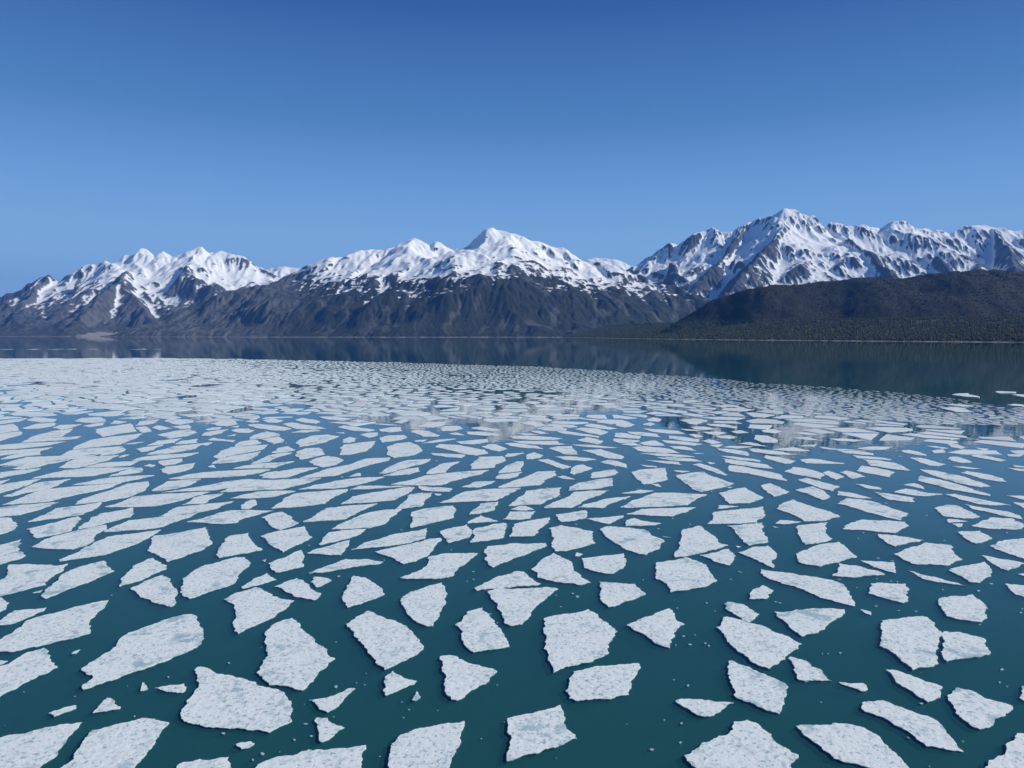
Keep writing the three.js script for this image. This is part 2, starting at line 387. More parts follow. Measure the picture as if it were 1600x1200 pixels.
area(0, 740, `
1180,137 1300,65 1420,52 1570,45 1500,85 1380,118 1260,135
815,262 930,230 1030,185 1200,165 1400,154 1600,142 1645,142 1500,185 1340,230 1180,258
1420,245 1500,200 1570,172 1745,157 1660,195 1600,233
1240,337 1310,300 1380,264 1600,240 1830,214 1750,245 1700,275 1550,303 1400,323
810,458 900,410 1000,370 1200,347 1400,328 1545,307 1500,335 1380,375 1290,412 1100,440
1155,595 1180,530 1200,487 1400,462 1610,418 1625,475 1660,535 1600,590 1440,650 1310,690 1255,655 1165,610
245,575 330,525 420,490 550,460 700,425 830,402 820,440 750,475 740,520 680,565 570,593 420,590
200,437 350,405 480,370 610,335 630,360 600,390 590,410 555,450 420,480 280,505 240,465
600,438 650,395 700,375 710,345 780,315 900,295 1045,265 1040,305 1020,340 900,370 740,412
215,380 300,340 380,305 430,275 600,255 795,225 760,270 650,320 450,350
580,242 650,195 760,160 900,115 990,80 1160,62 1158,100 1140,130 1000,185 800,222
10,245 150,195 260,150 380,122 600,102 950,74 860,110 620,160 480,190 380,218 200,235
-200,290 0,265 200,243 350,230 465,224 400,250 280,290 160,322 0,338 -200,345
20,180 110,150 200,105 320,67 555,42 470,80 360,125 200,150 90,180
0,90 150,65 320,42 230,85 80,130 0,155 -150,180 -200,130
555,92 650,70 800,40 1000,20 1210,12 1100,40 950,70 750,85
0,345 95,350 130,385 140,410 110,440 0,475 -150,500 -180,380
-50,70 85,42 40,65 0,88
`);
area(640, 740, `
690,105 800,60 830,50 930,15 1000,-15 1140,-20 1145,15 1060,50 1020,90 870,103 700,113
1155,25 1200,15 1260,35 1305,52 1200,42
235,452 350,420 450,398 470,430 490,450 465,500 380,525 300,543 265,500
470,540 510,485 495,460 510,430 640,400 745,388 755,425 745,465 725,505 600,528
780,495 805,460 810,400 950,365 1095,343 1090,380 1000,445 980,485 880,492
725,358 770,325 780,300 880,298 985,297 945,352 850,362
785,280 870,254 910,254 975,285 880,290
455,390 490,360 555,325 620,350 692,372 560,382
460,320 510,280 550,238 620,228 695,222 660,260 660,285 560,308
5,425 10,390 25,345 5,325 20,300 150,270 340,250 365,285 345,345 200,380 80,408
230,228 320,195 420,145 550,125 750,118 870,113 820,140 740,175 660,212 450,220
770,255 830,205 900,160 910,135 1050,120 1185,110 1165,145 1160,180 1060,220 1020,242 880,248
1050,270 1150,215 1240,180 1280,145 1420,132 1555,130 1500,165 1400,195 1300,250 1270,268
1310,265 1370,240 1490,210 1600,190 1725,178 1690,200 1600,225 1530,255 1510,270
1240,135 1260,100 1330,70 1450,48 1580,35 1590,95 1450,120
1145,320 1260,305 1380,288 1385,310 1375,350 1270,370 1180,378 1160,345
1385,355 1500,345 1600,335 1675,330 1650,350 1600,375 1550,395 1470,375
405,108 520,65 670,60 600,90 530,110
65,100 200,108 335,120 305,142 180,140 90,130
195,155 250,160 240,172 205,170
`);
area(0, 650, `
735,105 850,85 1020,58 1065,120 950,135 800,162 750,130
565,262 580,240 700,190 850,165 1115,135 1080,165 1020,190 950,220 760,241
470,312 560,267 760,248 965,237 880,270 760,300 600,310
775,310 850,270 970,245 975,275 900,298
455,407 520,365 600,330 740,317 930,308 850,345 720,380 580,408
0,380 100,350 200,322 450,314 755,308 600,335 400,350 200,376 0,388 -100,395
0,340 80,310 180,290 325,272 315,305 200,312 60,335
-50,300 0,270 150,265 415,245 330,268 150,292 0,310
-50,262 0,228 170,212 330,207 520,198 400,225 250,243 60,260
160,207 210,187 330,177 640,157 600,178 450,190 300,200
185,193 250,160 400,120 570,100 520,135 480,163 300,176
0,140 100,127 160,122 165,145 80,170 0,195 -60,200
0,75 100,62 130,80 155,110 80,122 0,135 -60,130
0,40 100,25 215,18 160,40 60,55 0,65
175,95 280,62 420,54 430,75 300,98 200,103
205,35 280,8 440,25 420,48 320,52
405,92 470,70 640,65 560,95 480,107
580,42 640,15 770,8 830,40 720,56
640,80 740,60 820,52 800,72 700,85
1060,90 1140,82 1190,118 1110,132
1055,75 1080,45 1250,28 1200,58 1120,72
1185,95 1230,75 1340,95 1250,112
1225,150 1370,118 1480,105 1540,130 1470,155 1320,178
1145,232 1230,195 1420,175 1370,205 1250,225
1060,260 1150,242 1275,227 1200,265 1100,282
1135,305 1230,270 1370,235 1600,212 1530,255 1400,280 1270,300
1030,350 1100,325 1300,302 1555,287 1440,320 1250,340
1240,375 1250,350 1420,332 1430,352 1370,376 1280,388
1250,420 1290,397 1530,367 1500,410 1400,440 1310,458 1265,440
1120,392 1170,375 1215,385 1190,402
640,403 780,372 900,360 1090,352 1020,385 850,400
240,490 350,460 500,425 700,407 1060,402 900,435 720,470 500,480
845,472 930,442 1000,417 1110,405 1108,440 1000,455
0,440 100,430 320,410 250,435 100,465 0,485 -60,490
90,415 140,397 370,378 300,400 180,418
0,395 150,382 380,356 550,342 400,372 200,390
1360,222 1420,195 1540,180 1545,205 1450,218
1280,38 1330,25 1500,30 1510,48 1400,68 1340,60
1330,85 1480,68 1490,100 1400,102
860,62 900,35 990,45 930,60
920,325 970,303 1015,302 970,320
960,222 1050,208 1125,202 1050,218
`);
const LONE = FLOES.length;
area(1200, 510, `
1150,430 1190,422 1250,420 1255,428 1310,438 1318,447 1240,442 | white humped floe drifting in dark water off the ice edge, leftmost of the lone floes
1420,413 1440,407 1550,412 1545,418 1440,418 | thin white floe farthest out of the lone floes in dark water at right
1525,430 1560,427 1620,430 1640,445 1600,445 | lone white floe in dark water cut by the right edge of the photo
1490,495 1540,487 1600,495 1590,503 | small lone white floe at the right edge of the photo near the ice edge
1100,493 1150,488 1285,498 1200,502 | thin white strip of ice just behind the big bright wedge at the ice edge
1075,512 1170,508 1230,515 1285,540 1170,538 | big bright wedge floe lying on the ice edge at the far right
`, 4);
// ---------- helpers ----------
function rng(seed) { let a = seed >>> 0; return () => { a = (a + 0x6D2B79F5) | 0; let t = Math.imul(a ^ (a >>> 15), 1 | a); t = (t + Math.imul(t ^ (t >>> 7), 61 | t)) ^ t; return ((t ^ (t >>> 14)) >>> 0) / 4294967296; }; }
const clamp = (v, a = 0, b = 1) => v < a ? a : v > b ? b : v;
const smooth = (a, b, v) => { const t = clamp((v - a) / (b - a)); return t * t * (3 - 2 * t); };
const mix = (a, b, t) => a + (b - a) * t;
function hash2(i, j, s) { let h = Math.imul(i, 374761393) + Math.imul(j, 668265263) + Math.imul(s, 2147483647) | 0; h = Math.imul(h ^ (h >>> 13), 1274126177); h ^= h >>> 16; return h >>> 0; }
const GX = [], GY = []; for (let k = 0; k < 64; k++) { GX.push(Math.cos(k / 64 * 2 * Math.PI)); GY.push(Math.sin(k / 64 * 2 * Math.PI)); }
function noise(x, y, s = 0, wrap = 0) {                               // gradient noise, about -1..1; wrap makes it tile
  const i = Math.floor(x), j = Math.floor(y), u = x - i, v = y - j;
  const w = wrap ? q => ((q % wrap) + wrap) % wrap : q => q;
  const g = (a, b, du, dv) => { const h = hash2(w(a), w(b), s) & 63; return GX[h] * du + GY[h] * dv; };
  const su = u * u * u * (u * (u * 6 - 15) + 10), sv = v * v * v * (v * (v * 6 - 15) + 10);
  return 1.5 * mix(mix(g(i, j, u, v), g(i + 1, j, u - 1, v), su), mix(g(i, j + 1, u, v - 1), g(i + 1, j + 1, u - 1, v - 1), su), sv);
}
function fbm(x, y, s, n, gain = 0.5, wrap = 0) { let a = 1, t = 0, m = 0; for (let k = 0; k < n; k++) { t += a * noise(x, y, s + k, wrap); m += a; a *= gain; x *= 2; y *= 2; wrap *= 2; } return t / m; }
function ridged(x, y, s, n, gain = 0.5) { let a = 1, t = 0, m = 0, p = 1; for (let k = 0; k < n; k++) { let r = 1 - Math.abs(noise(x, y, s + k)); r *= r; t += a * r * p; m += a; p = clamp(r * 1.6); a *= gain; x *= 2.03; y *= 2.03; } return t / m; }
const CP = Math.cos(PITCH), SP = Math.sin(PITCH);
function ray(px, py) { const u = (px - W / 2) / F, v = (H / 2 - py) / F; return [u, v * CP - SP, -(CP + v * SP)]; }
function onWater(px, py) { const d = ray(px, py), t = -EYE / d[1]; return [d[0] * t, d[2] * t]; }
function far(px, py, D) { const d = ray(px, py), t = -D / d[2]; return [d[0] * t, EYE + d[1] * t, -D]; }
function place(o, name, label, category, extra = {}) { o.name = name; o.userData = { label, category, ...extra }; o.castShadow = o.receiveShadow = true; scene.add(o); return o; }
function dataTexture(n, f, srgb) {
  const d = new Uint8Array(n * n * 4);
  for (let j = 0; j < n; j++) for (let i = 0; i < n; i++) { const c = f(i / n, j / n), o = (j * n + i) * 4; for (let k = 0; k < 3; k++) d[o + k] = clamp(c[k]) * 255; d[o + 3] = 255; }
  const t = new THREE.DataTexture(d, n, n, THREE.RGBAFormat); t.wrapS = t.wrapT = THREE.RepeatWrapping; t.magFilter = THREE.LinearFilter; t.minFilter = THREE.LinearMipmapLinearFilter; t.generateMipmaps = true;
  if (srgb) t.colorSpace = THREE.SRGBColorSpace; t.needsUpdate = true; return t;
}

// ---------- terrain ----------
// Ridges are polylines of [photograph x, photograph y, distance]; the ground falls away from the highest ridge around.
function terrain(o) {
  const nx = Math.round((o.x1 - o.x0) / o.cell) + 1, nz = Math.round((o.z1 - o.z0) / o.cell) + 1, c = o.cell, s0 = o.seed;
  const segs = [];
  for (const r of o.ridges) {
    const pts = r.pts.map(p => far(...p)); let s = 0;
    for (let k = 0; k + 1 < pts.length; k++) {
      const a = pts[k], b = pts[k + 1], l = Math.hypot(b[0] - a[0], b[2] - a[2]);
      segs.push({ ax: a[0], az: a[2], ah: a[1], dx: (b[0] - a[0]) / l, dz: (b[2] - a[2]) / l, l, dh: b[1] - a[1], s, w: r.w || 1.9, p: r.p || 1.25, id: r.id || 0 }); s += l;
    }
  }
  const h = new Float32Array(nx * nz);
  for (let j = 0; j < nz; j++) for (let i = 0; i < nx; i++) {
    const X = o.x0 + i * c, Z = -(o.z1 - j * c);
    const wx = X + 45 * noise(X / 420, Z / 420, s0) + 14 * noise(X / 120, Z / 120, s0 + 1), wz = Z + 90 * noise(X / 420, Z / 420, s0 + 2) + 14 * noise(X / 120, Z / 120, s0 + 3);
    let best = -1e9, bd = 0, bs = 0, bH = 1, bid = 0;
    for (const g of segs) {
      const rx = wx - g.ax, rz = wz - g.az, t = clamp(rx * g.dx + rz * g.dz, 0, g.l), qx = rx - t * g.dx, qz = rz - t * g.dz, d2 = qx * qx + qz * qz;
      const Hh = g.ah + g.dh * t / g.l, wd = Math.max(60, Hh * g.w + (o.foot ?? 120));
      if (d2 > wd * wd * 1.5 && best > -50) continue;
      const d = Math.sqrt(d2), v = d < wd ? Hh * Math.pow(1 - d / wd, g.p) : -(d - wd) * 0.12;
      if (v > best) { best = v; bd = d; bs = g.s + t; bH = Hh; bid = g.id; }
    }
    if (best > -30) {
      const far_ = smooth(30, 520, bd), up = smooth(-10, 260, best);
      bs += 150 * noise(X / 480, Z / 480, s0 + 40);
      const gully = ridged(bs / 560 + bid * 7.3, bd / 2200, s0 + 20, 3, 0.42) - 0.55, fine = ridged(bs / 85 + bid * 3.1, bd / 700, s0 + 27, 2) - 0.5;
      best += o.rough * up * (far_ * (220 * (ridged(X / 1350, Z / 1350, s0 + 8, 4, 0.42) - 0.8) + (o.gully || 90) * (gully - 0.2) + 4 * fine) + (o.jag || 22) * (ridged(X / 340, Z / 340, s0 + 15, 4, 0.55) - 0.55) + 5 * noise(X / 45, Z / 45, s0 + 18));
    }
    if (o.shore) { const k = -Z - o.shore - 110 * noise(X / 600, 3, s0 + 33) - 40 * noise(X / 150, 7, s0 + 34); best = Math.min(best, k * 0.45 + (k > 0 ? k * k * 0.0006 : 0)); }
    h[j * nx + i] = best;
  }
  if (o.shape) o.shape(h, nx, nz, (i) => o.x0 + i * c, (j) => o.z1 - j * c);
  if (o.drops) { erode(h, nx, nz, c, o.drops, rng(o.seed)); const b = blur(h, nx, nz, 1); for (let k = 0; k < h.length; k++) h[k] = mix(h[k], b[k], 0.7); }
  return { h, nx, nz, ...o };
}
function erode(h, nx, nz, c, drops, R) {                              // rain drops that carve gullies and lay down what they carry
  for (let n = 0; n < drops; n++) {
    let x = R() * (nx - 3) + 1, z = R() * (nz - 3) + 1, dx = 0, dz = 0, v = 1, water = 1, sed = 0;
    for (let k = 0; k < 48; k++) {
      const i = x | 0, j = z | 0, u = x - i, w = z - j, o = j * nx + i;
      const a = h[o] / c, b = h[o + 1] / c, d = h[o + nx] / c, e = h[o + nx + 1] / c;
      const gx = (b - a) * (1 - w) + (e - d) * w, gz = (d - a) * (1 - u) + (e - b) * u, h0 = a * (1 - u) * (1 - w) + b * u * (1 - w) + d * (1 - u) * w + e * u * w;
      if (h0 * c < 2) break;
      dx = dx * 0.12 - gx * 0.88; dz = dz * 0.12 - gz * 0.88; const l = Math.hypot(dx, dz); if (l < 1e-5) break; dx /= l; dz /= l; x += dx; z += dz;
      if (x < 1 || z < 1 || x > nx - 3 || z > nz - 3) break;
      const i2 = x | 0, j2 = z | 0, u2 = x - i2, w2 = z - j2, o2 = j2 * nx + i2;
      const h1 = (h[o2] * (1 - u2) * (1 - w2) + h[o2 + 1] * u2 * (1 - w2) + h[o2 + nx] * (1 - u2) * w2 + h[o2 + nx + 1] * u2 * w2) / c, dh = h1 - h0;
      const cap = Math.max(-dh, 0.02) * v * water * 5;
      let q;
      if (sed > cap || dh > 0) { q = dh > 0 ? Math.min(dh, sed) : (sed - cap) * 0.25; sed -= q; } else { q = -Math.min((cap - sed) * 0.28, -dh * 0.9); sed -= q; }
      q *= c; h[o] += q * (1 - u) * (1 - w); h[o + 1] += q * u * (1 - w); h[o + nx] += q * (1 - u) * w; h[o + nx + 1] += q * u * w;
      v = Math.sqrt(Math.max(0, v * v - dh * 3)); water *= 0.975;
    }
  }
}
function blur(h, nx, nz, r) {
  const t = new Float32Array(h.length), out = new Float32Array(h.length);
  for (let j = 0; j < nz; j++) { let s = 0; for (let i = -r; i < nx; i++) { if (i + r < nx) s += h[j * nx + i + r]; if (i - r - 1 >= 0) s -= h[j * nx + i - r - 1]; if (i >= 0) t[j * nx + i] = s / (Math.min(nx - 1, i + r) - Math.max(0, i - r) + 1); } }
  for (let i = 0; i < nx; i++) { let s = 0; for (let j = -r; j < nz; j++) { if (j + r < nz) s += t[(j + r) * nx + i]; if (j - r - 1 >= 0) s -= t[(j - r - 1) * nx + i]; if (j >= 0) out[j * nx + i] = s / (Math.min(nz - 1, j + r) - Math.max(0, j - r) + 1); } }
  return out;
}
function snowFill(t, paint) {                                            // deep snow evens out what lies under it
  const { h, nx, nz, cell: c } = t, soft = blur(h, nx, nz, 2), near = blur(h, nx, nz, 4), wide = blur(h, nx, nz, Math.round(230 / c)), k = new Float32Array(h.length);
  for (let j = 1; j + 1 < nz; j++) for (let i = 1; i + 1 < nx; i++) { const o = j * nx + i; k[o] = paint.score(t.x0 + i * c, -(t.z1 - j * c), h[o], Math.hypot(near[o + 1] - near[o - 1], near[o + nx] - near[o - nx]) / (2 * c), h[o] - near[o], h[o] - wide[o]); }
  for (let o = 0; o < h.length; o++) h[o] = mix(h[o], Math.max(soft[o], h[o] - 6), 0.7 * smooth(0.0, 0.8, k[o]));
}
function terrainMesh(t, paint) {
  if (paint.score) snowFill(t, paint);
  const { h, nx, nz, cell: c } = t, pos = new Float32Array(nx * nz * 3), col = new Float32Array(nx * nz * 3), idx = [];
  const near = blur(h, nx, nz, 4), wide = blur(h, nx, nz, Math.round(230 / c));
  for (let j = 0; j < nz; j++) for (let i = 0; i < nx; i++) {
    const o = j * nx + i, X = t.x0 + i * c, Z = -(t.z1 - j * c);
    pos[o * 3] = X; pos[o * 3 + 1] = h[o]; pos[o * 3 + 2] = Z;
    const gx = (h[j * nx + Math.min(nx - 1, i + 1)] - h[j * nx + Math.max(0, i - 1)]) / (2 * c), gz = (h[Math.min(nz - 1, j + 1) * nx + i] - h[Math.max(0, j - 1) * nx + i]) / (2 * c);
    const sx = (near[j * nx + Math.min(nx - 1, i + 2)] - near[j * nx + Math.max(0, i - 2)]) / (4 * c), sz = (near[Math.min(nz - 1, j + 2) * nx + i] - near[Math.max(0, j - 2) * nx + i]) / (4 * c);
    const k = paint(X, Z, h[o], mix(Math.hypot(sx, sz), Math.hypot(gx, gz), 0.3), h[o] - near[o], h[o] - wide[o]);
    col[o * 3] = k[0]; col[o * 3 + 1] = k[1]; col[o * 3 + 2] = k[2];
  }
  for (let j = 0; j + 1 < nz; j++) for (let i = 0; i + 1 < nx; i++) {
    const a = j * nx + i, b = a + 1, d = a + nx, e = d + 1;
    if (Math.max(h[a], h[b], h[d], h[e]) < -4) continue;
    idx.push(a, d, b, b, d, e);
  }
  const g = new THREE.BufferGeometry(); g.setAttribute('position', new THREE.BufferAttribute(pos, 3)); g.setAttribute('color', new THREE.BufferAttribute(col, 3)); g.setIndex(idx); g.computeVertexNormals();
  return new THREE.Mesh(g, new THREE.MeshStandardMaterial({ vertexColors: true, roughness: 0.95, metalness: 0 }));
}
const lerp3 = (a, b, t) => [mix(a[0], b[0], t), mix(a[1], b[1], t), mix(a[2], b[2], t)];
const SNOW = [0.92, 0.93, 0.93], OLD_SNOW = [0.80, 0.80, 0.79], ROCK = [0.045, 0.048, 0.053], PALE_ROCK = [0.135, 0.136, 0.138], DARK_ROCK = [0.027, 0.029, 0.032], BRUSH = [0.015, 0.02, 0.017], MOSS = [0.03, 0.038, 0.026], GRAVEL = [0.20, 0.195, 0.185];
function lookup(list, x) { if (x <= list[0][0]) return list[0][1]; for (let k = 1; k < list.length; k++) if (x < list[k][0]) return mix(list[k - 1][1], list[k][1], (x - list[k - 1][0]) / (list[k][0] - list[k - 1][0])); return list[list.length - 1][1]; }
function mountainPaint(s, q) {
  const score = (X, Z, h, slope, near, wide) => {
    const n1 = fbm(X / 330, Z / 330, s, 3), n2 = fbm(X / 75, Z / 75, s + 9, 3), ledge = fbm(X / 120 + h / 300, h / 20, s + 21, 2);
    const oc = fbm(X / 170 + 3, h / 48, s + 41, 3), line = typeof q.line === 'number' ? q.line : lookup(q.line, X), low = clamp(1.4 - (h - line) / (q.band * 1.6));
    return (h - line) / q.band + 0.45 * n1 + 0.4 * n2 * (0.6 + low) + q.ledge * ledge * low - clamp(near / 6, -1.3, 1.6) * q.hollow - clamp(wide / 70, -0.8, 1.2) * q.crest - Math.max(0, slope - q.steep) * q.bare - (q.outcrop || 0) * smooth(0.1, 0.4, oc);
  };
  const paint = (X, Z, h, slope, near, wide) => {
    const n1 = fbm(X / 260, Z / 260, s, 4), n2 = fbm(X / 55, Z / 55, s + 9, 3), n3 = noise(X / 900, Z / 900, s + 14), snow = score(X, Z, h, slope, near, wide);
    let ground = lerp3(ROCK, n2 > 0 ? PALE_ROCK : DARK_ROCK, clamp(Math.abs(n2) * 0.9 + 0.2 * n1));
    ground = lerp3(ground, PALE_ROCK, smooth(0.3, 3, -near) * smooth(0.45, 0.8, slope) * 0.55);
    const track = ridged(X / 310 + 0.35 * n1, Z / 900, s + 61, 3); ground = lerp3(ground, PALE_ROCK, smooth(0.62, 0.8, track + 0.12 * n2) * 0.55);
    if (q.pale) ground = lerp3(ground, PALE_ROCK, q.pale(X, h) * smooth(-0.5, 0.3, n2 + 0.5 * n1));
    const green = smooth(0.15, -0.15, (h - q.green) / 420 + 0.45 * n1 + 0.25 * n2 + Math.max(0, slope - 0.8) * 0.9 - (q.pale ? 0 : 0));
    ground = lerp3(ground, lerp3(BRUSH, MOSS, smooth(-0.1, 0.6, n1 + 0.7 * n2 + 0.3 * n3)), green * (1 - 0.6 * smooth(0.66, 0.82, track + 0.12 * n2)) * (q.pale ? 1 - 0.75 * q.pale(X, h) : 1));
    if (h < 3.5 + 4 * n2) ground = GRAVEL;
    if (q.extra) ground = q.extra(X, Z, h, slope, ground, n2);
    return lerp3(ground, lerp3(OLD_SNOW, SNOW, smooth(-0.3, 0.4, snow)), smooth(-0.07, 0.07, snow));
  };
  paint.score = score; return paint;
}
const X9 = (px, D = 9000) => (px - W / 2) / F * D;
{ // the snowy massif in the middle
  const t = terrain({ x0: -5700, x1: 3900, z0: 6600, z1: 10900, cell: 10.5, seed: 11, rough: 0.8, gully: 62, drops: 24000, jag: 78, shore: 6950, ridges: [
    { id: 1, p: 0.82, w: 1.75, pts: [[150, 527, 8500], [180, 521, 8600], [240, 500, 8700], [300, 474, 8800], [350, 458, 8900], [400, 446, 9000], [440, 440, 9200], [480, 420, 9400], [500, 407, 9500], [520, 401, 9500], [545, 403, 9550], [565, 392, 9600], [580, 385, 9650], [596, 387, 9650], [612, 391, 9650], [625, 380, 9700], [648, 372, 9700], [668, 384, 9700], [686, 377, 9750], [705, 390, 9700], [730, 385, 9600], [750, 370, 9500], [768, 356, 9400], [785, 361, 9400], [810, 367, 9450], [850, 380, 9500], [880, 388, 9500], [910, 402, 9450], [950, 410, 9350], [985, 425, 9200], [1030, 440, 9000], [1080, 455, 8800], [1095, 462, 8700], [1160, 492, 8400], [1220, 526, 8000]] },
    { id: 2, w: 1.5, pts: [[545, 403, 9550], [500, 440, 9000], [440, 488, 8200], [395, 524, 7500]] },
    { id: 3, w: 1.7, pts: [[705, 389, 9700], [725, 403, 9000], [700, 430, 8600], [640, 472, 7900], [600, 522, 7200]] },
    { id: 4, w: 1.7, pts: [[785, 361, 9400], [805, 415, 8700], [850, 470, 7900], [872, 521, 7200]] },
    { id: 5, w: 1.6, pts: [[910, 402, 9450], [955, 430, 8900], [985, 468, 8200], [1010, 516, 7500]] },
    { id: 6, w: 1.6, pts: [[648, 372, 9700], [600, 420, 8900], [545, 460, 8100], [500, 520, 7350]] },
  ] });
  const line = [[X9(300), 900], [X9(440), 880], [X9(478), 700], [X9(520), 640], [X9(590), 560], [X9(700), 590], [X9(770), 650], [X9(810), 740], [X9(850), 690], [X9(905), 610], [X9(950), 590], [X9(1000), 590], [X9(1090), 510]];
  place(terrainMesh(t, mountainPaint(31, { line, band: 150, hollow: 0.45, crest: 1.0, outcrop: 1.5, ledge: 1.2, steep: 0.64, bare: 3.0, green: 720, pale: X => smooth(X9(560), X9(430), X) })), 'snowy_mountain', 'broad snow-capped mountain with a sharp summit and dark lower slopes in the middle of the far shore', 'mountain', { kind: 'structure' });
}
{ // the range at the left
  const D = 12600;
  const t = terrain({ x0: -14200, x1: -3300, z0: 8500, z1: 13500, cell: 13, seed: 47, rough: 1.0, drops: 34000, jag: 85, shore: 8700, ridges: [
    { id: 1, pts: [[-480, 470, D], [-400, 452, D], [-330, 470, D], [-240, 478, D], [-160, 492, D], [-120, 490, D], [-60, 482, D], [0, 466, D], [40, 447, D], [72, 430, D], [92, 437, D], [130, 417, D], [160, 408, D], [175, 408, D], [190, 401, D], [205, 396, D], [216, 392, D], [225, 387, D], [234, 394, D], [243, 398, D], [255, 394, D], [270, 398, D], [285, 397, D], [297, 391, D], [311, 384, D], [322, 391, D], [337, 390, D], [360, 397, D], [378, 400, D], [400, 413, D], [415, 421, D], [430, 434, D], [480, 455, D], [560, 500, D]] },
    { id: 2, w: 1.5, pts: [[216, 392, D], [205, 420, 11900], [186, 436, 11000], [150, 470, 10200], [95, 524, 9200]] },
    { id: 3, w: 1.4, pts: [[186, 436, 11000], [215, 470, 10400], [240, 502, 9900], [250, 524, 9500]] },
    { id: 4, w: 1.5, pts: [[311, 384, D], [298, 410, 12000], [293, 427, 11400], [330, 447, 10900], [370, 470, 10300]] },
    { id: 5, w: 1.5, pts: [[72, 430, D], [45, 465, 11500], [5, 500, 10500], [-30, 524, 9700]] },
    { id: 6, w: 1.4, pts: [[130, 417, D], [110, 460, 11300], [60, 500, 10300]] },
  ] });
  const fan = far(150, 525.6, 9300);
  place(terrainMesh(t, mountainPaint(71, { line: 600, band: 210, hollow: 0.6, crest: 1.2, outcrop: 0.7, ledge: 0.4, steep: 0.74, bare: 3.0, green: 260, pale: () => 0.7, extra: (X, Z, h, sl, g, n) => Math.hypot((X - fan[0]) / 230, (Z - fan[2]) / 420) < 1 + 0.3 * n && h < 60 + 20 * n ? [0.27, 0.265, 0.25] : g })), 'mountain_range', 'jagged snowy range with a white hanging glacier bowl and grey rock spurs at the left', 'mountain range', { kind: 'structure' });
}
{ // the high massif at the right
  const D = 12000;
  const t = terrain({ x0: 900, x1: 10300, z0: 8300, z1: 13000, cell: 12.5, seed: 83, rough: 1.05, jag: 70, drops: 46000, ridges: [
    { id: 1, w: 1.8, pts: [[930, 450, 12600], [985, 425, 12500], [1000, 410, 12500], [1015, 398, 12400], [1032, 390, 12300], [1045, 380, 12200], [1060, 384, 12200], [1085, 364, 12000], [1100, 361, 12000], [1115, 354, D], [1125, 361, D], [1150, 358, D], [1165, 349, D], [1185, 343, D], [1205, 334, 11800], [1225, 326, 11700], [1240, 326, 11700], [1247, 332, 11700], [1258, 334, 11700], [1268, 336, 11700], [1280, 348, 11700], [1290, 350, 11700], [1297, 345, 11700], [1312, 349, 11700], [1325, 354, 11700], [1345, 351, 11700], [1360, 355, 11800], [1375, 355, 11800], [1395, 344, 11800], [1410, 342, 11800], [1425, 351, 11800], [1455, 361, 11900], [1470, 359, 11900], [1485, 365, 11900], [1500, 357, 11900], [1520, 351, 11900], [1545, 351, D], [1570, 354, D], [1590, 361, D], [1620, 358, D], [1700, 372, D], [1780, 390, D]] },
    { id: 2, w: 1.4, pts: [[1280, 348, 11700], [1328, 373, 11000], [1356, 396, 10400], [1396, 428, 9600], [1450, 475, 8700]] },
    { id: 3, w: 1.5, pts: [[1045, 380, 12200], [1052, 418, 11000], [1098, 462, 9700]] },
    { id: 4, w: 1.5, pts: [[1235, 326, 11700], [1205, 378, 10700], [1165, 420, 9800], [1120, 475, 8900]] },
    { id: 5, w: 1.4, pts: [[1410, 342, 11800], [1440, 385, 11000], [1470, 404, 10500], [1500, 440, 9800]] },
    { id: 6, w: 1.5, pts: [[1545, 351, 12000], [1575, 385, 11000], [1590, 430, 10000]] },
    { id: 7, w: 1.4, pts: [[1258, 334, 11700], [1290, 385, 10700], [1262, 440, 9600]] },
    { id: 8, w: 1.5, pts: [[1165, 349, 12000], [1130, 400, 10900], [1090, 440, 10000]] },
  ] });
  place(terrainMesh(t, mountainPaint(131, { line: 430, band: 440, hollow: 0.55, crest: 1.2, outcrop: 0.4, ledge: 0.5, steep: 0.62, bare: 2.8, green: 120 })), 'rocky_mountain', 'highest mountain, streaked with snow and dark rock, behind the forested hill at right', 'mountain', { kind: 'structure' });
}
{ // the low ridge far behind, seen in the two gaps
  const t = terrain({ x0: -6600, x1: 4700, z0: 14600, z1: 17200, cell: 24, seed: 59, rough: 0.7, drops: 15000, ridges: [
    { id: 1, pts: [[340, 450, 16000], [400, 424, 16000], [420, 418, 16000], [445, 415, 16000], [460, 417, 16000], [480, 417, 16000], [520, 440, 16000], [700, 450, 16000], [880, 430, 16000], [922, 403, 16000], [935, 401, 16000], [948, 403, 16000], [965, 405, 16000], [990, 413, 16000], [1010, 425, 16000], [1100, 450, 16000]] }] });
  place(terrainMesh(t, mountainPaint(171, { line: 700, band: 300, hollow: 0.4, crest: 0.8, ledge: 0.2, steep: 0.8, bare: 1.6, green: 100 })), 'far_ridge', 'low snowy ridge showing far off in the gaps between the mountains', 'ridge', { kind: 'structure' });
}
// ---------- the wooded hill and spit at the right ----------
const SHORE = [[845, 526.4], [900, 527.5], [1000, 529.4], [1100, 530.6], [1200, 531.7], [1300, 532.6], [1400, 533.5], [1500, 534.3], [1600, 535], [1800, 536.5], [2100, 538]].map(p => onWater(...p));
function shoreDistance(X, Z) {                                          // metres inland of the spit's shore, negative on the water
  let best = 1e9, side = 1;
  for (let k = 0; k + 1 < SHORE.length; k++) {
    const [ax, az] = SHORE[k], [bx, bz] = SHORE[k + 1], l = Math.hypot(bx - ax, bz - az), dx = (bx - ax) / l, dz = (bz - az) / l;
    const t = clamp((X - ax) * dx + (Z - az) * dz, 0, l), qx = X - ax - t * dx, qz = Z - az - t * dz, d = Math.hypot(qx, qz);
    if (d < best) { best = d; side = dx * (Z - az) - dz * (X - ax) < 0 ? 1 : -1; }
  }
  return best * side;
}
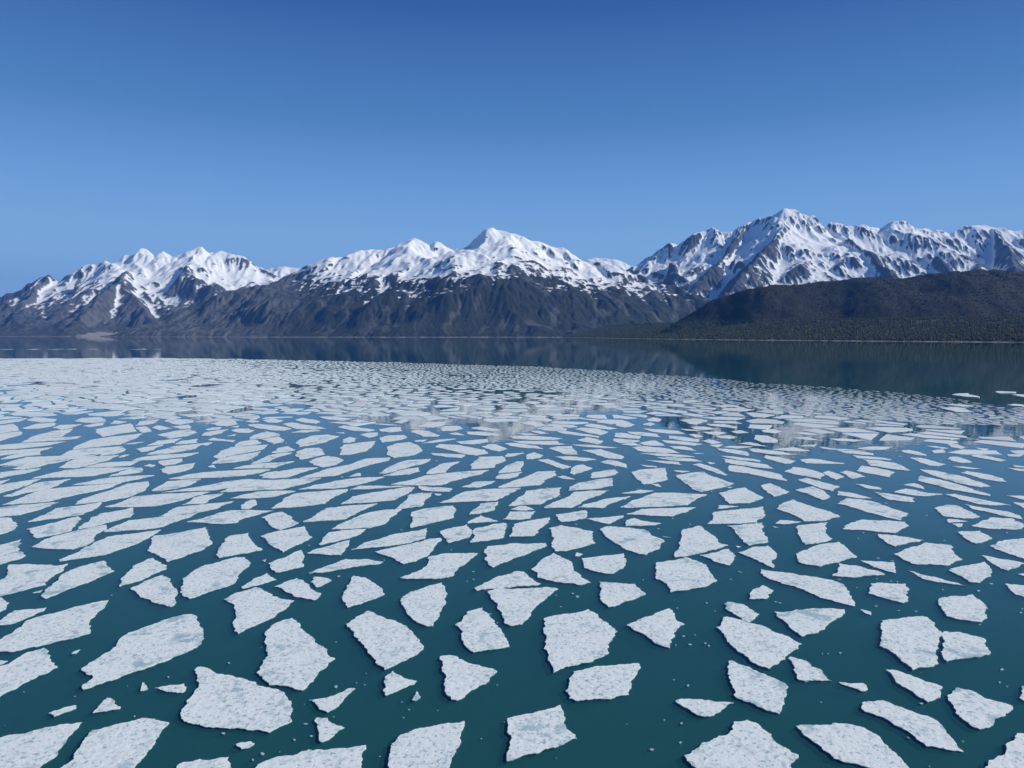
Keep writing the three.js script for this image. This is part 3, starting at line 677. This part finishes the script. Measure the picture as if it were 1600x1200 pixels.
const hill = terrain({ x0: 250, x1: 4300, z0: 2050, z1: 8800, cell: 13, seed: 203, rough: 0.001, foot: -60, ridges: [
  { id: 1, w: 1.75, p: 0.8, pts: [[1080, 494, 4500], [1092, 482, 4500], [1110, 471, 4450], [1150, 462, 4450], [1200, 450, 4400], [1245, 442, 4400], [1330, 434, 4350], [1400, 430, 4350], [1440, 429, 4350], [1500, 424, 4300], [1525, 420, 4300], [1545, 425, 4300], [1560, 422, 4300], [1600, 422, 4300], [1700, 417, 4300], [1850, 405, 4300]] }],
  shape: (h, nx, nz, xs, zs) => {
    for (let j = 0; j < nz; j++) for (let i = 0; i < nx; i++) {
      const X = xs(i), Z = -zs(j), o = j * nx + i, d = shoreDistance(X, Z) + 26 * noise(X / 170, Z / 170, 240) + 8 * noise(X / 50, Z / 50, 241);
      const back = smooth(8400, 7500, -Z);
      const plain = d < 0 ? Math.max(-12, d * 0.08) : Math.min(d * 0.2, 2 + d * mix(0.08, 0.44, smooth(3000, 5000, -Z))) + 10 * smooth(40, 500, d) * fbm(X / 240, Z / 240, 250, 3);
      const low = Math.min(plain, (40 + 82 * smooth(350, 900, X) - 20 * smooth(1100, 1700, X)) * back - 4 + 9 * fbm(X / 200, Z / 200, 255, 3));
      const bumps = 30 * fbm(X / 330, Z / 330, 260, 4) + 26 * (ridged(X / 520, Z / 520, 270, 4) - 0.5) + 5 * noise(X / 40, Z / 40, 280);
      h[o] = Math.max(low, Math.min(h[o], d * 0.5) + bumps * smooth(60, 200, h[o]));
    }
  } });
const hillGround = (X, Z, h, slope, near) => {
  const n = fbm(X / 140, Z / 140, 300, 4), m = noise(X / 28, Z / 28, 310);
  if (h < 1.5 + 1.4 * m) return GRAVEL;
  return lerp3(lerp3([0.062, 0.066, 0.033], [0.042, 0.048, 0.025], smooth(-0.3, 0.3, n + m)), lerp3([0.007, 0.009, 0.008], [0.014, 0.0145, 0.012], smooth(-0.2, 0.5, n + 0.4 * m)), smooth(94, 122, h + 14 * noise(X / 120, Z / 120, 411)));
};
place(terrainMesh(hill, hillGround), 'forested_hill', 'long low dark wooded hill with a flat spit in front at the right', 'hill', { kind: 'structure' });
function heightAt(t, X, Z) { const i = clamp((X - t.x0) / t.cell, 0, t.nx - 1.001), j = clamp((t.z1 + Z) / t.cell, 0, t.nz - 1.001), a = i | 0, b = j | 0, u = i - a, v = j - b, o = b * t.nx + a; return mix(mix(t.h[o], t.h[o + 1], u), mix(t.h[o + t.nx], t.h[o + t.nx + 1], u), v); }
{ // trees, far too many to tell apart
  const R = rng(77), cone = (r, y0, y1, n) => { const g = new THREE.ConeGeometry(r, y1 - y0, n, 1, true); g.translate(0, (y0 + y1) / 2, 0); return g; };
  const spruce = mergeGeometries([cone(0.23, 0.05, 0.55, 6), cone(0.17, 0.35, 0.8, 6), cone(0.1, 0.62, 1, 6)]);
  const round = new THREE.IcosahedronGeometry(0.36, 1); { const p = round.attributes.position; for (let k = 0; k < p.count; k++) { const s = 1 + 0.25 * noise(p.getX(k) * 5, p.getY(k) * 5 + p.getZ(k) * 3, 9); p.setXYZ(k, p.getX(k) * s, p.getY(k) * s * 1.25 + 0.45, p.getZ(k) * s); } round.computeVertexNormals(); }
  const sets = [[], []];
  for (let k = 0; k < 260000 && sets[0].length + sets[1].length < 95000; k++) {
    const Z = -(2150 + Math.pow(R(), 1.35) * 5600), X = 250 + R() * 3950;
    const px = W / 2 + X / -Z * F; if (px > 1900) continue;
    const h = heightAt(hill, X, Z); if (h < 2.6) continue;
    const high = smooth(94, 122, h + 14 * noise(X / 120, Z / 120, 411)), clump = fbm(X / 90, Z / 90, 400, 3); if (clump < -0.35 && R() < 0.7) continue;
    const conifer = R() < (high > 0.5 ? 0.2 : 0.35) + 0.3 * clump, s = (conifer ? 13 : 9) * (0.55 + 0.75 * R()) * mix(1, 0.55, high);
    sets[conifer ? 0 : 1].push([X, h - 0.4, Z, s, s * (0.8 + 0.5 * R()), R() * 6.28, R(), high, clump]);
  }
  [[spruce, 'spruce_forest', 'scattered dark spruces in the wood along the right shore'], [round, 'leafy_forest', 'dense low leafy wood covering the spit and hill on the right shore']].forEach(([g, name, label], w) => {
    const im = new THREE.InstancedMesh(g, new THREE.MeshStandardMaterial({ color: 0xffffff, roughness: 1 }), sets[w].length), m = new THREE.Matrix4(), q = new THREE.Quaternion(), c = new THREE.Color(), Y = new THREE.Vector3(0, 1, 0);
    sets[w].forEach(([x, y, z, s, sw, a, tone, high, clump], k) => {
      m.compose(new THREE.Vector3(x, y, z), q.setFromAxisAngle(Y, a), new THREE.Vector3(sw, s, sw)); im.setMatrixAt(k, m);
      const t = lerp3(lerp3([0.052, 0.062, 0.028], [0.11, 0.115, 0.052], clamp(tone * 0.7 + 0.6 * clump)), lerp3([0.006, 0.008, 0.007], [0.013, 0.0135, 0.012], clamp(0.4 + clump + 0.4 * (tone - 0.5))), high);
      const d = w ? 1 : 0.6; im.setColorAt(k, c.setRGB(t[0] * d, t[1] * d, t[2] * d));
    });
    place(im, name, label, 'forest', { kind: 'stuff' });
  });
}

// ---------- water: a calm surface over silty water that lets little light through ----------
{
  const water = new THREE.Group();
  const ripples = dataTexture(512, (u, v) => { const s = 0.5 + 0.5 * (0.55 * fbm(u * 6, v * 6, 501, 3, 0.5, 6) + 0.45 * fbm(u * 22, v * 14, 507, 2, 0.5, 0)); return [s, s, s]; });
  ripples.repeat.set(1, 1);
  const sheet = (y, name, m, cells) => {
    const g = new THREE.PlaneGeometry(44000, 26000, 1, 1); g.rotateX(-Math.PI / 2); g.translate(0, y, -11500);
    const p = g.attributes.position, uv = g.attributes.uv; for (let k = 0; k < p.count; k++) uv.setXY(k, p.getX(k) / cells, p.getZ(k) / cells);
    const o = new THREE.Mesh(g, m); o.name = name; o.castShadow = o.receiveShadow = true; water.add(o);
  };
  const silt = (opacity) => new THREE.MeshStandardMaterial({ color: new THREE.Color().setRGB(0.13, 0.218, 0.218), roughness: 1, transparent: opacity < 1, opacity });
  [[-0.1, 0.42], [-0.3, 0.5], [-0.8, 0.6], [-2.0, 1]].forEach(([y, a]) => sheet(y, 'silt', silt(a), 40));
  sheet(0, 'surface', new THREE.MeshPhysicalMaterial({ color: new THREE.Color().setRGB(0.42, 0.78, 0.80), transmission: 1, thickness: 0, ior: 1.33, roughness: 0.012, bumpMap: ripples, bumpScale: 0.016 }), 36);
  place(water, 'water', 'calm blue-green fjord water between the floes and out to the far shore', 'water', { kind: 'structure' });
}

// ---------- ice ----------
const iceColor = (seed, patchy) => dataTexture(768, (u, v) => {
  const grain = fbm(u * 80, v * 80, seed, 2, 0.6, 80), mid = fbm(u * 15, v * 15, seed + 5, 4, 0.55, 15), big = fbm(u * 4 + 0.2 * mid, v * 4 + 0.2 * mid, seed + 11, 3, 0.5, 4), dots = fbm(u * 30, v * 30, seed + 17, 3, 0.55, 30);
  const wet = smooth(0.22, 0.55, big * 1.25 + 0.35 * mid + patchy), soft = smooth(-0.1, 0.6, mid + 0.5 * big), pit = smooth(0.04, 0.40, dots * 0.95 + 0.3 * mid + 0.25 * big);
  let c = [0.925, 0.94, 0.925].map(q => q + 0.02 * grain);
  c = lerp3(c, [0.85, 0.89, 0.885], soft * 0.7); c = lerp3(c, [0.715, 0.785, 0.80], pit * 0.55); c = lerp3(c, [0.60, 0.685, 0.715], 0.75 * smooth(0.30, 0.46, fbm(u * 44, v * 44, seed + 23, 2, 0.45, 44) + 0.25 * mid + 0.15 * big)); return lerp3(c, [0.63, 0.73, 0.765], wet * 0.8);
}, true);
const iceRelief = dataTexture(768, (u, v) => { const a = fbm(u * 26, v * 26, 605, 4, 0.55, 26), b = fbm(u * 7, v * 7, 640, 2, 0.5, 7); const s = 0.55 + 0.34 * a + 0.22 * b - 0.22 * smooth(0.2, 0.5, a); return [s, s, s]; });
const ICE = [[600, -0.34], [700, -0.24], [800, -0.14], [900, 0.0]].map(([s, p]) => new THREE.MeshPhysicalMaterial({ vertexColors: true, map: iceColor(s, p), bumpMap: iceRelief, bumpScale: 0.075, roughness: 0.82, specularIntensity: 0.35 }));
const FAR_ICE = new THREE.MeshStandardMaterial({ vertexColors: true, color: new THREE.Color().setRGB(0.77, 0.82, 0.82), roughness: 0.9 });
const polyArea = p => { let a = 0; for (let k = 0; k < p.length; k++) { const q = p[(k + 1) % p.length]; a += p[k][0] * q[1] - q[0] * p[k][1]; } return a / 2; };
function roughen(p, step, amp, R) {                                     // a broken edge: each straight run wanders by fractal steps
  const out = [];
  const cut = (a, b, am, depth) => {
    const l = Math.hypot(b[0] - a[0], b[1] - a[1]);
    if (l < step || depth > 7) { out.push(a); return; }
    const t = 0.5 + (R() - 0.5) * 0.3, o = (R() - 0.5) * 2 * Math.min(am, l * 0.15), m = [mix(a[0], b[0], t) - (b[1] - a[1]) / l * o, mix(a[1], b[1], t) + (b[0] - a[0]) / l * o];
    cut(a, m, am * 0.74, depth + 1); cut(m, b, am * 0.74, depth + 1);
  };
  for (let k = 0; k < p.length; k++) cut(p[k], p[(k + 1) % p.length], amp, 0);
  return out;
}
function shrink(p, d) {                                                 // moves each corner inward along its bisector
  const n = p.length, out = [];
  for (let k = 0; k < n; k++) {
    const a = p[(k + n - 1) % n], b = p[k], c = p[(k + 1) % n];
    let x1 = b[0] - a[0], y1 = b[1] - a[1], x2 = c[0] - b[0], y2 = c[1] - b[1]; const l1 = Math.hypot(x1, y1) || 1, l2 = Math.hypot(x2, y2) || 1;
    let nx = -(y1 / l1 + y2 / l2), ny = x1 / l1 + x2 / l2; const l = Math.hypot(nx, ny) || 1, lim = Math.min(d, 0.4 * Math.min(l1, l2) + d * 0.3);
    out.push([b[0] + nx / l * lim, b[1] + ny / l * lim]);
  }
  return out;
}
function floeGeometry(outline, top, draft, bevel, R, tilt, uv) {        // outline: counter-clockwise in (x, -z); y up
  const rings = [[shrink(outline, draft * 1.3), -draft], [shrink(outline, draft * 0.5), -draft * 0.4], [outline, 0.005], [shrink(outline, bevel * 0.12), top - bevel * 0.55], [shrink(outline, bevel), top]];
  const n = outline.length, pos = [], nor = [], uvs = [], col = [], idx = [], lift = outline.map(() => (R() - 0.5) * 0.25 * top);
  const c = Math.cos(uv[2]), s = Math.sin(uv[2]);
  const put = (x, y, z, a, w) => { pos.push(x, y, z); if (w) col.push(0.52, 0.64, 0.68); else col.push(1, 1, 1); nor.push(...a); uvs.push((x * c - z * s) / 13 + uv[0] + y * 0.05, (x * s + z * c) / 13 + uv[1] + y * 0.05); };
  const out = outline.map((b, k) => { const a = outline[(k + n - 1) % n], d = outline[(k + 1) % n], x = d[1] - a[1], y = -(d[0] - a[0]), l = Math.hypot(x, y) || 1; return [x / l, y / l]; });
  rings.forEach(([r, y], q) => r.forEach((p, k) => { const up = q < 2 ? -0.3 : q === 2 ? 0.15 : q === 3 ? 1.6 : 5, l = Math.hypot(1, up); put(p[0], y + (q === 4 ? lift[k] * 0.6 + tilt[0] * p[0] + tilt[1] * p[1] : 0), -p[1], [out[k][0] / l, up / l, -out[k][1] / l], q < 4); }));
  for (let q = 0; q + 1 < rings.length; q++) for (let k = 0; k < n; k++) { const a = q * n + k, b = q * n + (k + 1) % n; idx.push(a, b, b + n, a, b + n, a + n); }
  const t0 = pos.length / 3, rim = rings[4][0];
  rim.forEach((p, k) => put(p[0], top + lift[k] * 0.6 + tilt[0] * p[0] + tilt[1] * p[1], -p[1], [0, 1, 0]));
  for (const f of THREE.ShapeUtils.triangulateShape(rim.map(p => new THREE.Vector2(...p)), [])) idx.push(t0 + f[0], t0 + f[1], t0 + f[2]);
  const g = new THREE.BufferGeometry();
  g.setAttribute('position', new THREE.Float32BufferAttribute(pos, 3)); g.setAttribute('normal', new THREE.Float32BufferAttribute(nor, 3)); g.setAttribute('uv', new THREE.Float32BufferAttribute(uvs, 2)); g.setAttribute('color', new THREE.Float32BufferAttribute(col, 3)); g.setIndex(idx);
  return g;
}
const toWorld = p => { const q = p.map(([x, y]) => { const [X, Z] = onWater(x, y); return [X, -Z]; }); return polyArea(q) < 0 ? q.reverse() : q; };
function shapeWords(p) {                                                // how the floe looks in the photograph
  let mx = 0, my = 0; for (const [x, y] of p) { mx += x / p.length; my += y / p.length; }
  let xx = 0, yy = 0, xy = 0; for (const [x, y] of p) { xx += (x - mx) ** 2; yy += (y - my) ** 2; xy += (x - mx) * (y - my); }
  const t = (xx + yy) / 2, d = Math.sqrt(Math.max(0, t * t - xx * yy + xy * xy)), el = Math.sqrt((t + d) / Math.max(1e-6, t - d)), tiltUp = xy < 0;
  const A = Math.abs(polyArea(p)), w = Math.max(...p.map(q => q[0])) - Math.min(...p.map(q => q[0]));
  const size = A > 2600 ? 'large' : A > 1000 ? 'mid-sized' : A > 260 ? 'small' : 'little';
  const form = el > 8 ? 'sliver' : el > 4.6 ? 'strip' : el > 2.6 ? 'long slab' : p.length <= 4 ? 'sharp-cornered floe' : el > 1.7 ? 'oblong floe' : 'blocky floe';
  const lean = el > 2.2 && Math.abs(xy) > 0.06 * Math.sqrt(xx * yy) ? (tiltUp ? ' rising to the right' : ' falling to the right') : '';
  return { mx, my, A, text: `${size} ice ${form}${lean}` };
}
const ONES = ['', 'one', 'two', 'three', 'four', 'five', 'six', 'seven', 'eight', 'nine', 'ten', 'eleven', 'twelve', 'thirteen', 'fourteen', 'fifteen', 'sixteen', 'seventeen', 'eighteen', 'nineteen'], TENS = ['', '', 'twenty', 'thirty', 'forty', 'fifty', 'sixty', 'seventy', 'eighty', 'ninety'];
const inWords = n => n <= 0 ? 'zero' : n >= 100 ? 'a hundred' : n < 20 ? ONES[n] : TENS[n / 10 | 0] + (n % 10 ? '-' + ONES[n % 10] : '');
const NICK = ['half-moon floe', 'shield-shaped floe', 'fan-shaped floe', 'funnel-shaped floe', 'low humped floe', 'bell-like floe', 'barrel-like floe', 'large craggy block', 'kite-shaped floe', 'long whale-shaped floe', 'brick-like floe', 'wing-like floe', 'wide horned floe', 'many-sided chunky floe', 'big rounded floe', 'broad leaning floe', 'small crumbly floe'];
const R = rng(5), small = [];
{
  FLOES.forEach((f, k) => { f.at = shapeWords(f.p); f.k = k; f.lone = k >= LONE; });
  const rank = [...FLOES].sort((a, b) => (b.lone || b.label ? 1e9 : 0) + b.at.A - (a.lone || a.label ? 1e9 : 0) - a.at.A);
  const shown = new Set(rank.slice(0, 300).map(f => f.k)), used = new Set();
  let count = 0;
  const marks = FLOES.filter(f => f.label && (f.nick = NICK.find(n => f.label.split(' ').slice(0, 6).join(' ').includes(n))));
  for (const f of FLOES) {
    const w = toWorld(f.p), cx = w.reduce((s, p) => s + p[0], 0) / w.length, cy = w.reduce((s, p) => s + p[1], 0) / w.length, dist = Math.hypot(cx, cy);
    const local = w.map(p => [p[0] - cx, p[1] - cy]), step = Math.max(0.1, dist * 0.0026), amp = Math.min(0.4, 0.11 + dist * 0.0011);
    const size = Math.sqrt(Math.abs(polyArea(w)));
    const edge = shrink(roughen(local, step, Math.min(amp, size * 0.09), R), Math.min(0.02, size * 0.01));
    const top = (f.lone ? 0.24 : 0.035 + 0.035 * R()) * Math.min(1, 0.35 + size / 5), draft = 0.07;
    const g = floeGeometry(edge, top, draft, Math.min(0.025, size * 0.02), R, [(R() - 0.5) * 0.006, (R() - 0.5) * 0.006], [R(), R(), R() * 6.28]);
    const m = ICE[Math.min(3, R() * 4.3 | 0)];
    if (!shown.has(f.k)) { g.translate(cx, 0, -cy); small.push(g); continue; }
    let label = f.label;
    if (!label) {
      const mark = marks.map(m => [Math.hypot(m.at.mx - f.at.mx, (m.at.my - f.at.my) * 1.4), m]).sort((a, b) => a[0] - b[0])[0];
      if (mark[0] < 105) {
        const dx = f.at.mx - mark[1].at.mx, dy = (f.at.my - mark[1].at.my) * 1.4, up = dy < 0 ? 'above' : 'below', side = dx < 0 ? 'left' : 'right';
        const rel = Math.abs(dx) < 0.4 * Math.abs(dy) ? `just ${up}` : Math.abs(dy) < 0.4 * Math.abs(dx) ? `just ${side} of` : `${up} and ${side} of`;
        label = `${f.at.text}, ${rel} the ${mark[1].nick}`;
      }
      if (!label || used.has(label)) label = `${f.at.text}, ${inWords(Math.round(f.at.mx / W * 100))} percent across, ${inWords(Math.round(f.at.my / H * 100))} percent down`;
      if (used.has(label)) label = label.replace(' ice ', ' pale ice ');
    }
    used.add(label);
    const o = new THREE.Mesh(g, m); o.position.set(cx, 0, -cy);
    place(o, `ice_floe_${String(++count).padStart(3, '0')}`, label, 'ice floe', { group: f.lone ? 'lone floes off the ice edge' : 'floes of the drifting ice field' });
  }
}
// Floes beyond those: cells of a cracked sheet, drifted apart.
const EDGE = [[-400, 561], [0, 560], [300, 560], [480, 563], [600, 566], [800, 571.5], [900, 576], [1000, 583], [1100, 590], [1200, 599.5], [1300, 605], [1400, 613], [1480, 622], [1560, 634], [1640, 640], [2000, 660]];
const NEAR = [[-400, 656], [0, 657], [150, 656], [300, 660], [420, 664], [560, 664], [700, 668], [800, 672], [900, 668], [960, 662], [1060, 664], [1180, 668], [1260, 674], [1330, 690], [1420, 694], [1500, 702], [1600, 712], [2000, 730]];
function inside(p, x, y) { let c = false; for (let i = 0, j = p.length - 1; i < p.length; j = i++) if ((p[i][1] > y) !== (p[j][1] > y) && x < (p[j][0] - p[i][0]) * (y - p[i][1]) / (p[j][1] - p[i][1]) + p[i][0]) c = !c; return c; }
function toPhoto(X, Z) { const y = -EYE, cy = y * CP - Z * -SP, depth = -Z * CP - y * SP; const up = y * CP + (-Z) * SP; return [W / 2 + X / depth * F, H / 2 - up / depth * F]; }
{
  const geos = [], near = FLOES.filter(f => f.at.my < 740 || f.p.some(q => q[0] < 30 || q[0] > 1570));
  for (const [S, dMin, dMax, zone] of [[6.4, 32, 900, 0], [3.9, 300, 900, 1], [2.7, 200, 720, 2]]) {
  const gone = (i, j) => hash2(i, j, 3) / 4294967296 < 0.33, seeds = new Map(), key = (i, j) => i * 100003 + j, RS = rng(91);
  const seed = (i, j) => { const k = key(i, j); if (!seeds.has(k)) { const a = hash2(i, j, 1) / 4294967296, b = hash2(i, j, 2) / 4294967296; seeds.set(k, [(i + 0.5 + (a - 0.5) * 0.95) * S * 0.92, (j + 0.5 + (b - 0.5) * 0.95) * S * 1.35]); } return seeds.get(k); };
  for (let j = Math.floor(dMin / S / 1.35); j < dMax / S / 1.35 + 1; j++) for (let i = -420; i < 420; i++) {
    if (gone(i, j)) continue;
    const [sx, sd] = seed(i, j), [px, py] = toPhoto(sx, -sd);
    const side = 35 + Math.max(0, py - 600) * 0.24, beside = px < -side || px > 1600 + side;
    if (px < -450 || px > 2050 || py > 1350 || zone !== (py > lookup(EDGE, px) + 37 + 8 * smooth(900, 1400, px) ? 0 : px + 60 * noise(sx / 40, sd / 40, 950) < 620 ? 1 : 2)) continue;
    const ragged = 2.2 * noise(sx / 30, sd / 30, 930);
    if (py < lookup(EDGE, px) + ragged * 0.4 || (!beside && py > lookup(NEAR, px) + ragged)) continue;
    const open = fbm(sx / 62, sd / 62, 901, 3), left = smooth(900, 100, px) * smooth(660, 600, py), right = smooth(1050, 1500, px);
    const gap = clamp(0.15 + 0.25 * Math.max(0, open) + 0.05 * smooth(600, 655, py) - 0.09 * left + 0.19 * smooth(250, 700, px) * smooth(660, 615, py) + 0.04 * right + 0.22 * smooth(24, 0, py - lookup(EDGE, px)) * smooth(100, 500, px) + 0.15 * smooth(660, 900, py), 0.07, 0.6);
    if (open > 0.42 - 0.12 * smooth(600, 650, py) + 0.4 * left && RS() < 0.7) continue;
    if (RS() < 0.06) continue;
    let cell = [[-30, -30], [30, -30], [30, 30], [-30, 30]];
    for (let b = -3; b <= 3; b++) for (let a = -3; a <= 3; a++) {
      if (!a && !b || gone(i + a, j + b)) continue; const [qx, qd] = seed(i + a, j + b), vx = qx - sx, vy = qd - sd, mid = (vx * vx + vy * vy) / 2, next = [];
      for (let k = 0; k < cell.length; k++) { const p = cell[k], q = cell[(k + 1) % cell.length], dp = p[0] * vx + p[1] * vy - mid, dq = q[0] * vx + q[1] * vy - mid; if (dp <= 0) next.push(p); if ((dp < 0) !== (dq < 0)) { const t = dp / (dp - dq); next.push([mix(p[0], q[0], t), mix(p[1], q[1], t)]); } }
      cell = next; if (cell.length < 3) break;
    }
    if (cell.length < 3) continue;
    const mxx = cell.reduce((s, p) => s + p[0], 0) / cell.length, myy = cell.reduce((s, p) => s + p[1], 0) / cell.length, k = (1 - gap) * (0.94 + 0.1 * RS());
    const turn = (RS() - 0.5) * 0.5 * gap, ct = Math.cos(turn), st = Math.sin(turn);
    let p = cell.map(q => { const x = (q[0] - mxx) * k, y = (q[1] - myy) * k; return [x * ct - y * st + mxx + sx, x * st + y * ct + myy + sd]; });
    if (p.some(q => { const [ux, uy] = toPhoto(q[0], -q[1]); return near.some(f => inside(f.p, ux, uy)); })) continue;
    if (near.some(f => { const c = onWater(f.at.mx, f.at.my); return inside(p, c[0], -c[1]); })) continue;
    p = roughen(p, sd * 0.009, 0.25, RS);
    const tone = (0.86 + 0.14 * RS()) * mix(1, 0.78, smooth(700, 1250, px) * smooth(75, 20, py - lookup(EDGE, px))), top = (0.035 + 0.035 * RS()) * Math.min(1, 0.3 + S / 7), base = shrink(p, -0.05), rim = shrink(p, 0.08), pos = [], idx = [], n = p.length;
    base.forEach(q => pos.push(q[0], -0.25, -q[1])); rim.forEach(q => pos.push(q[0], top, -q[1]));
    for (let a = 0; a < n; a++) { const b = (a + 1) % n; idx.push(a, b, b + n, a, b + n, a + n); }
    for (const f of THREE.ShapeUtils.triangulateShape(rim.map(q => new THREE.Vector2(...q)), [])) idx.push(n + f[0], n + f[1], n + f[2]);
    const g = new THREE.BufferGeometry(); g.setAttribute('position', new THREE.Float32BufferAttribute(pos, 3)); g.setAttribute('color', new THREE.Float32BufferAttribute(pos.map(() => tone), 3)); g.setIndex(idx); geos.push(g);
  }
  }
  const all = mergeGeometries(geos).toNonIndexed(); all.computeVertexNormals();
  const p = all.attributes.position, uv = new Float32Array(p.count * 2); for (let k = 0; k < p.count; k++) { uv[2 * k] = p.getX(k) / 13; uv[2 * k + 1] = p.getZ(k) / 13; }
  all.setAttribute('uv', new THREE.BufferAttribute(uv, 2));
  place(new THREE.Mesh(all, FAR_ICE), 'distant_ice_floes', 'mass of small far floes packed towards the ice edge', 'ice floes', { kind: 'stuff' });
  console.log('far floes', geos.length, all.attributes.position.count / 3);
}
{ // crumbs of ice in the open water between the near floes, and the smaller traced floes
  place(new THREE.Mesh(mergeGeometries(small), ICE[1]), 'small_ice_floes', 'many little floes and slivers lying between the larger ones', 'ice floes', { kind: 'stuff' });
  const RB = rng(313), geos = [];
  const chip = (px, py, w, hgt) => { const n = 5 + (RB() * 3 | 0), p = []; for (let k = 0; k < n; k++) { const a = k / n * 6.283 + 0.5 * RB(), r = 0.6 + 0.5 * RB(); p.push([px + Math.cos(a) * w * r, py + Math.sin(a) * hgt * r]); } return p; };
  const spots = [[117, 1088, 4, 1], [37, 1081, 3, 1], [263, 1058, 3, 2], [349, 1146, 7, 3], [460, 1156, 4, 3], [486, 1150, 5, 3], [478, 1131, 6, 2], [410, 1178, 6, 4], [395, 1187, 3, 4], [437, 1175, 2, 1], [525, 1073, 6, 4], [557, 1067, 3, 1], [570, 1070, 3, 1], [628, 1097, 3, 1], [631, 1121, 4, 1], [572, 1052, 2, 1], [521, 1120, 4, 1], [752, 1154, 2, 2], [684, 1110, 2, 1], [788, 1128, 2, 1], [1056, 1008, 2, 2], [1078, 1007, 6, 2], [1108, 1009, 3, 3], [1102, 1005, 4, 2], [1075, 1071, 4, 3], [1053, 1062, 4, 1], [1038, 1125, 4, 2], [1065, 1130, 3, 3], [1063, 1160, 4, 3], [1018, 1171, 6, 3], [1225, 1030, 4, 2], [1260, 1065, 6, 1], [1313, 1020, 4, 2], [1294, 1021, 3, 1], [1285, 1021, 3, 1], [1283, 1097, 3, 1], [1440, 1099, 6, 2], [1566, 1046, 6, 3], [1562, 1066, 3, 2], [1574, 1072, 3, 1], [1504, 1158, 4, 1], [1452, 1197, 3, 1], [1392, 908, 4, 1], [1402, 909, 2, 2], [1369, 947, 5, 1], [1404, 954, 4, 1], [1431, 955, 5, 1], [1531, 976, 5, 1], [1529, 923, 6, 3], [1549, 912, 6, 2], [1595, 957, 4, 2], [1473, 921, 2, 2], [1311, 905, 6, 1], [1370, 904, 3, 1], [1372, 872, 5, 1], [1394, 876, 5, 1], [1339, 918, 2, 1], [1597, 951, 4, 1], [1104, 942, 3, 2], [1058, 950, 3, 2], [1068, 994, 5, 2], [1086, 992, 4, 1], [1142, 905, 3, 1], [1158, 894, 4, 1], [1155, 893, 4, 1], [1218, 942, 6, 1], [1212, 940, 5, 1], [1005, 906, 2, 1], [1117, 955, 3, 1], [895, 927, 4, 2], [902, 932, 5, 3], [869, 930, 3, 1], [876, 948, 4, 1], [766, 959, 4, 1], [777, 973, 3, 1], [705, 859, 3, 1], [740, 905, 4, 1], [730, 908, 3, 1], [739, 893, 5, 1], [530, 900, 6, 1], [525, 1003, 3, 1], [529, 901, 4, 1], [174, 930, 3, 1], [358, 1036, 4, 2], [483, 852, 4, 1], [600, 875, 3, 1], [627, 828, 4, 1], [1007, 840, 2, 1], [1078, 819, 3, 1], [1051, 810, 3, 1], [1029, 826, 5, 1], [996, 764, 2, 1], [1116, 802, 2, 1], [1112, 768, 3, 1], [1349, 832, 3, 1], [1448, 805, 3, 1], [1573, 832, 3, 2], [1476, 844, 4, 1], [1341, 841, 2, 1], [1384, 786, 5, 1], [1528, 766, 3, 1], [855, 762, 4, 1], [875, 776, 3, 1], [900, 819, 4, 1], [918, 810, 4, 1], [870, 807, 3, 1], [816, 706, 2, 1], [1406, 713, 6, 1], [1470, 719, 4, 1], [1075, 737, 7, 1], [961, 729, 3, 1], [682, 720, 4, 1], [534, 745, 5, 1], [440, 692, 3, 1], [447, 692, 4, 1], [498, 699, 3, 1], [394, 720, 5, 1]];
  for (const [x, y, w, h] of spots) { const p = toWorld(chip(x, y, w * 0.62, Math.max(0.45, h * 0.62))), c = [p.reduce((s, q) => s + q[0], 0) / p.length, p.reduce((s, q) => s + q[1], 0) / p.length]; const g = floeGeometry(p.map(q => [q[0] - c[0], q[1] - c[1]]), 0.008, 0.1, 0.006, RB, [0, 0], [RB(), RB(), RB()]); g.translate(c[0], 0, -c[1]); geos.push(g); }
  for (let k = 0; k < 25; k++) {
    const x = RB() * 1640 - 20, y = 690 + Math.pow(RB(), 0.8) * 510; if (FLOES.some(f => inside(f.p, x, y))) continue;
    const s = 0.02 + 0.06 * RB() * RB(), n = 5, [X, Z] = onWater(x, y), p = []; for (let a = 0; a < n; a++) { const t = a / n * 6.283 + RB(); p.push([Math.cos(t) * s * (0.6 + RB()), Math.sin(t) * s * (0.6 + RB())]); }
    const q = p.sort((a, b) => Math.atan2(a[1], a[0]) - Math.atan2(b[1], b[0])), g = floeGeometry(q, 0.02, 0.08, 0.008, RB, [0, 0], [RB(), RB(), RB()]); g.translate(X, 0, Z); geos.push(g);
  }
  for (let k = 0; k < 14; k++) {                                        // a thin line of drifting scraps near the far left shore
    const x = -20 + 270 * RB(), y = 545.5 + (RB() - 0.5) * 1.2, [X, Z] = onWater(x, y), s = 3 + 5 * RB(), g = floeGeometry(roughen([[-s, -s], [s, -s * 1.2], [s * 0.8, s], [-s, s * 0.9]], 4, 1, RB), 0.15, 0.2, 0.1, RB, [0, 0], [RB(), RB(), 0]); g.translate(X, 0, Z); geos.push(g);
  }
  place(new THREE.Mesh(mergeGeometries(geos), new THREE.MeshStandardMaterial({ color: new THREE.Color().setRGB(0.42, 0.54, 0.54), roughness: 0.6 })), 'brash_ice', 'scattered wet crumbs of ice drifting between the floes', 'brash ice', { kind: 'stuff' });
}
renderer.render(scene, camera);
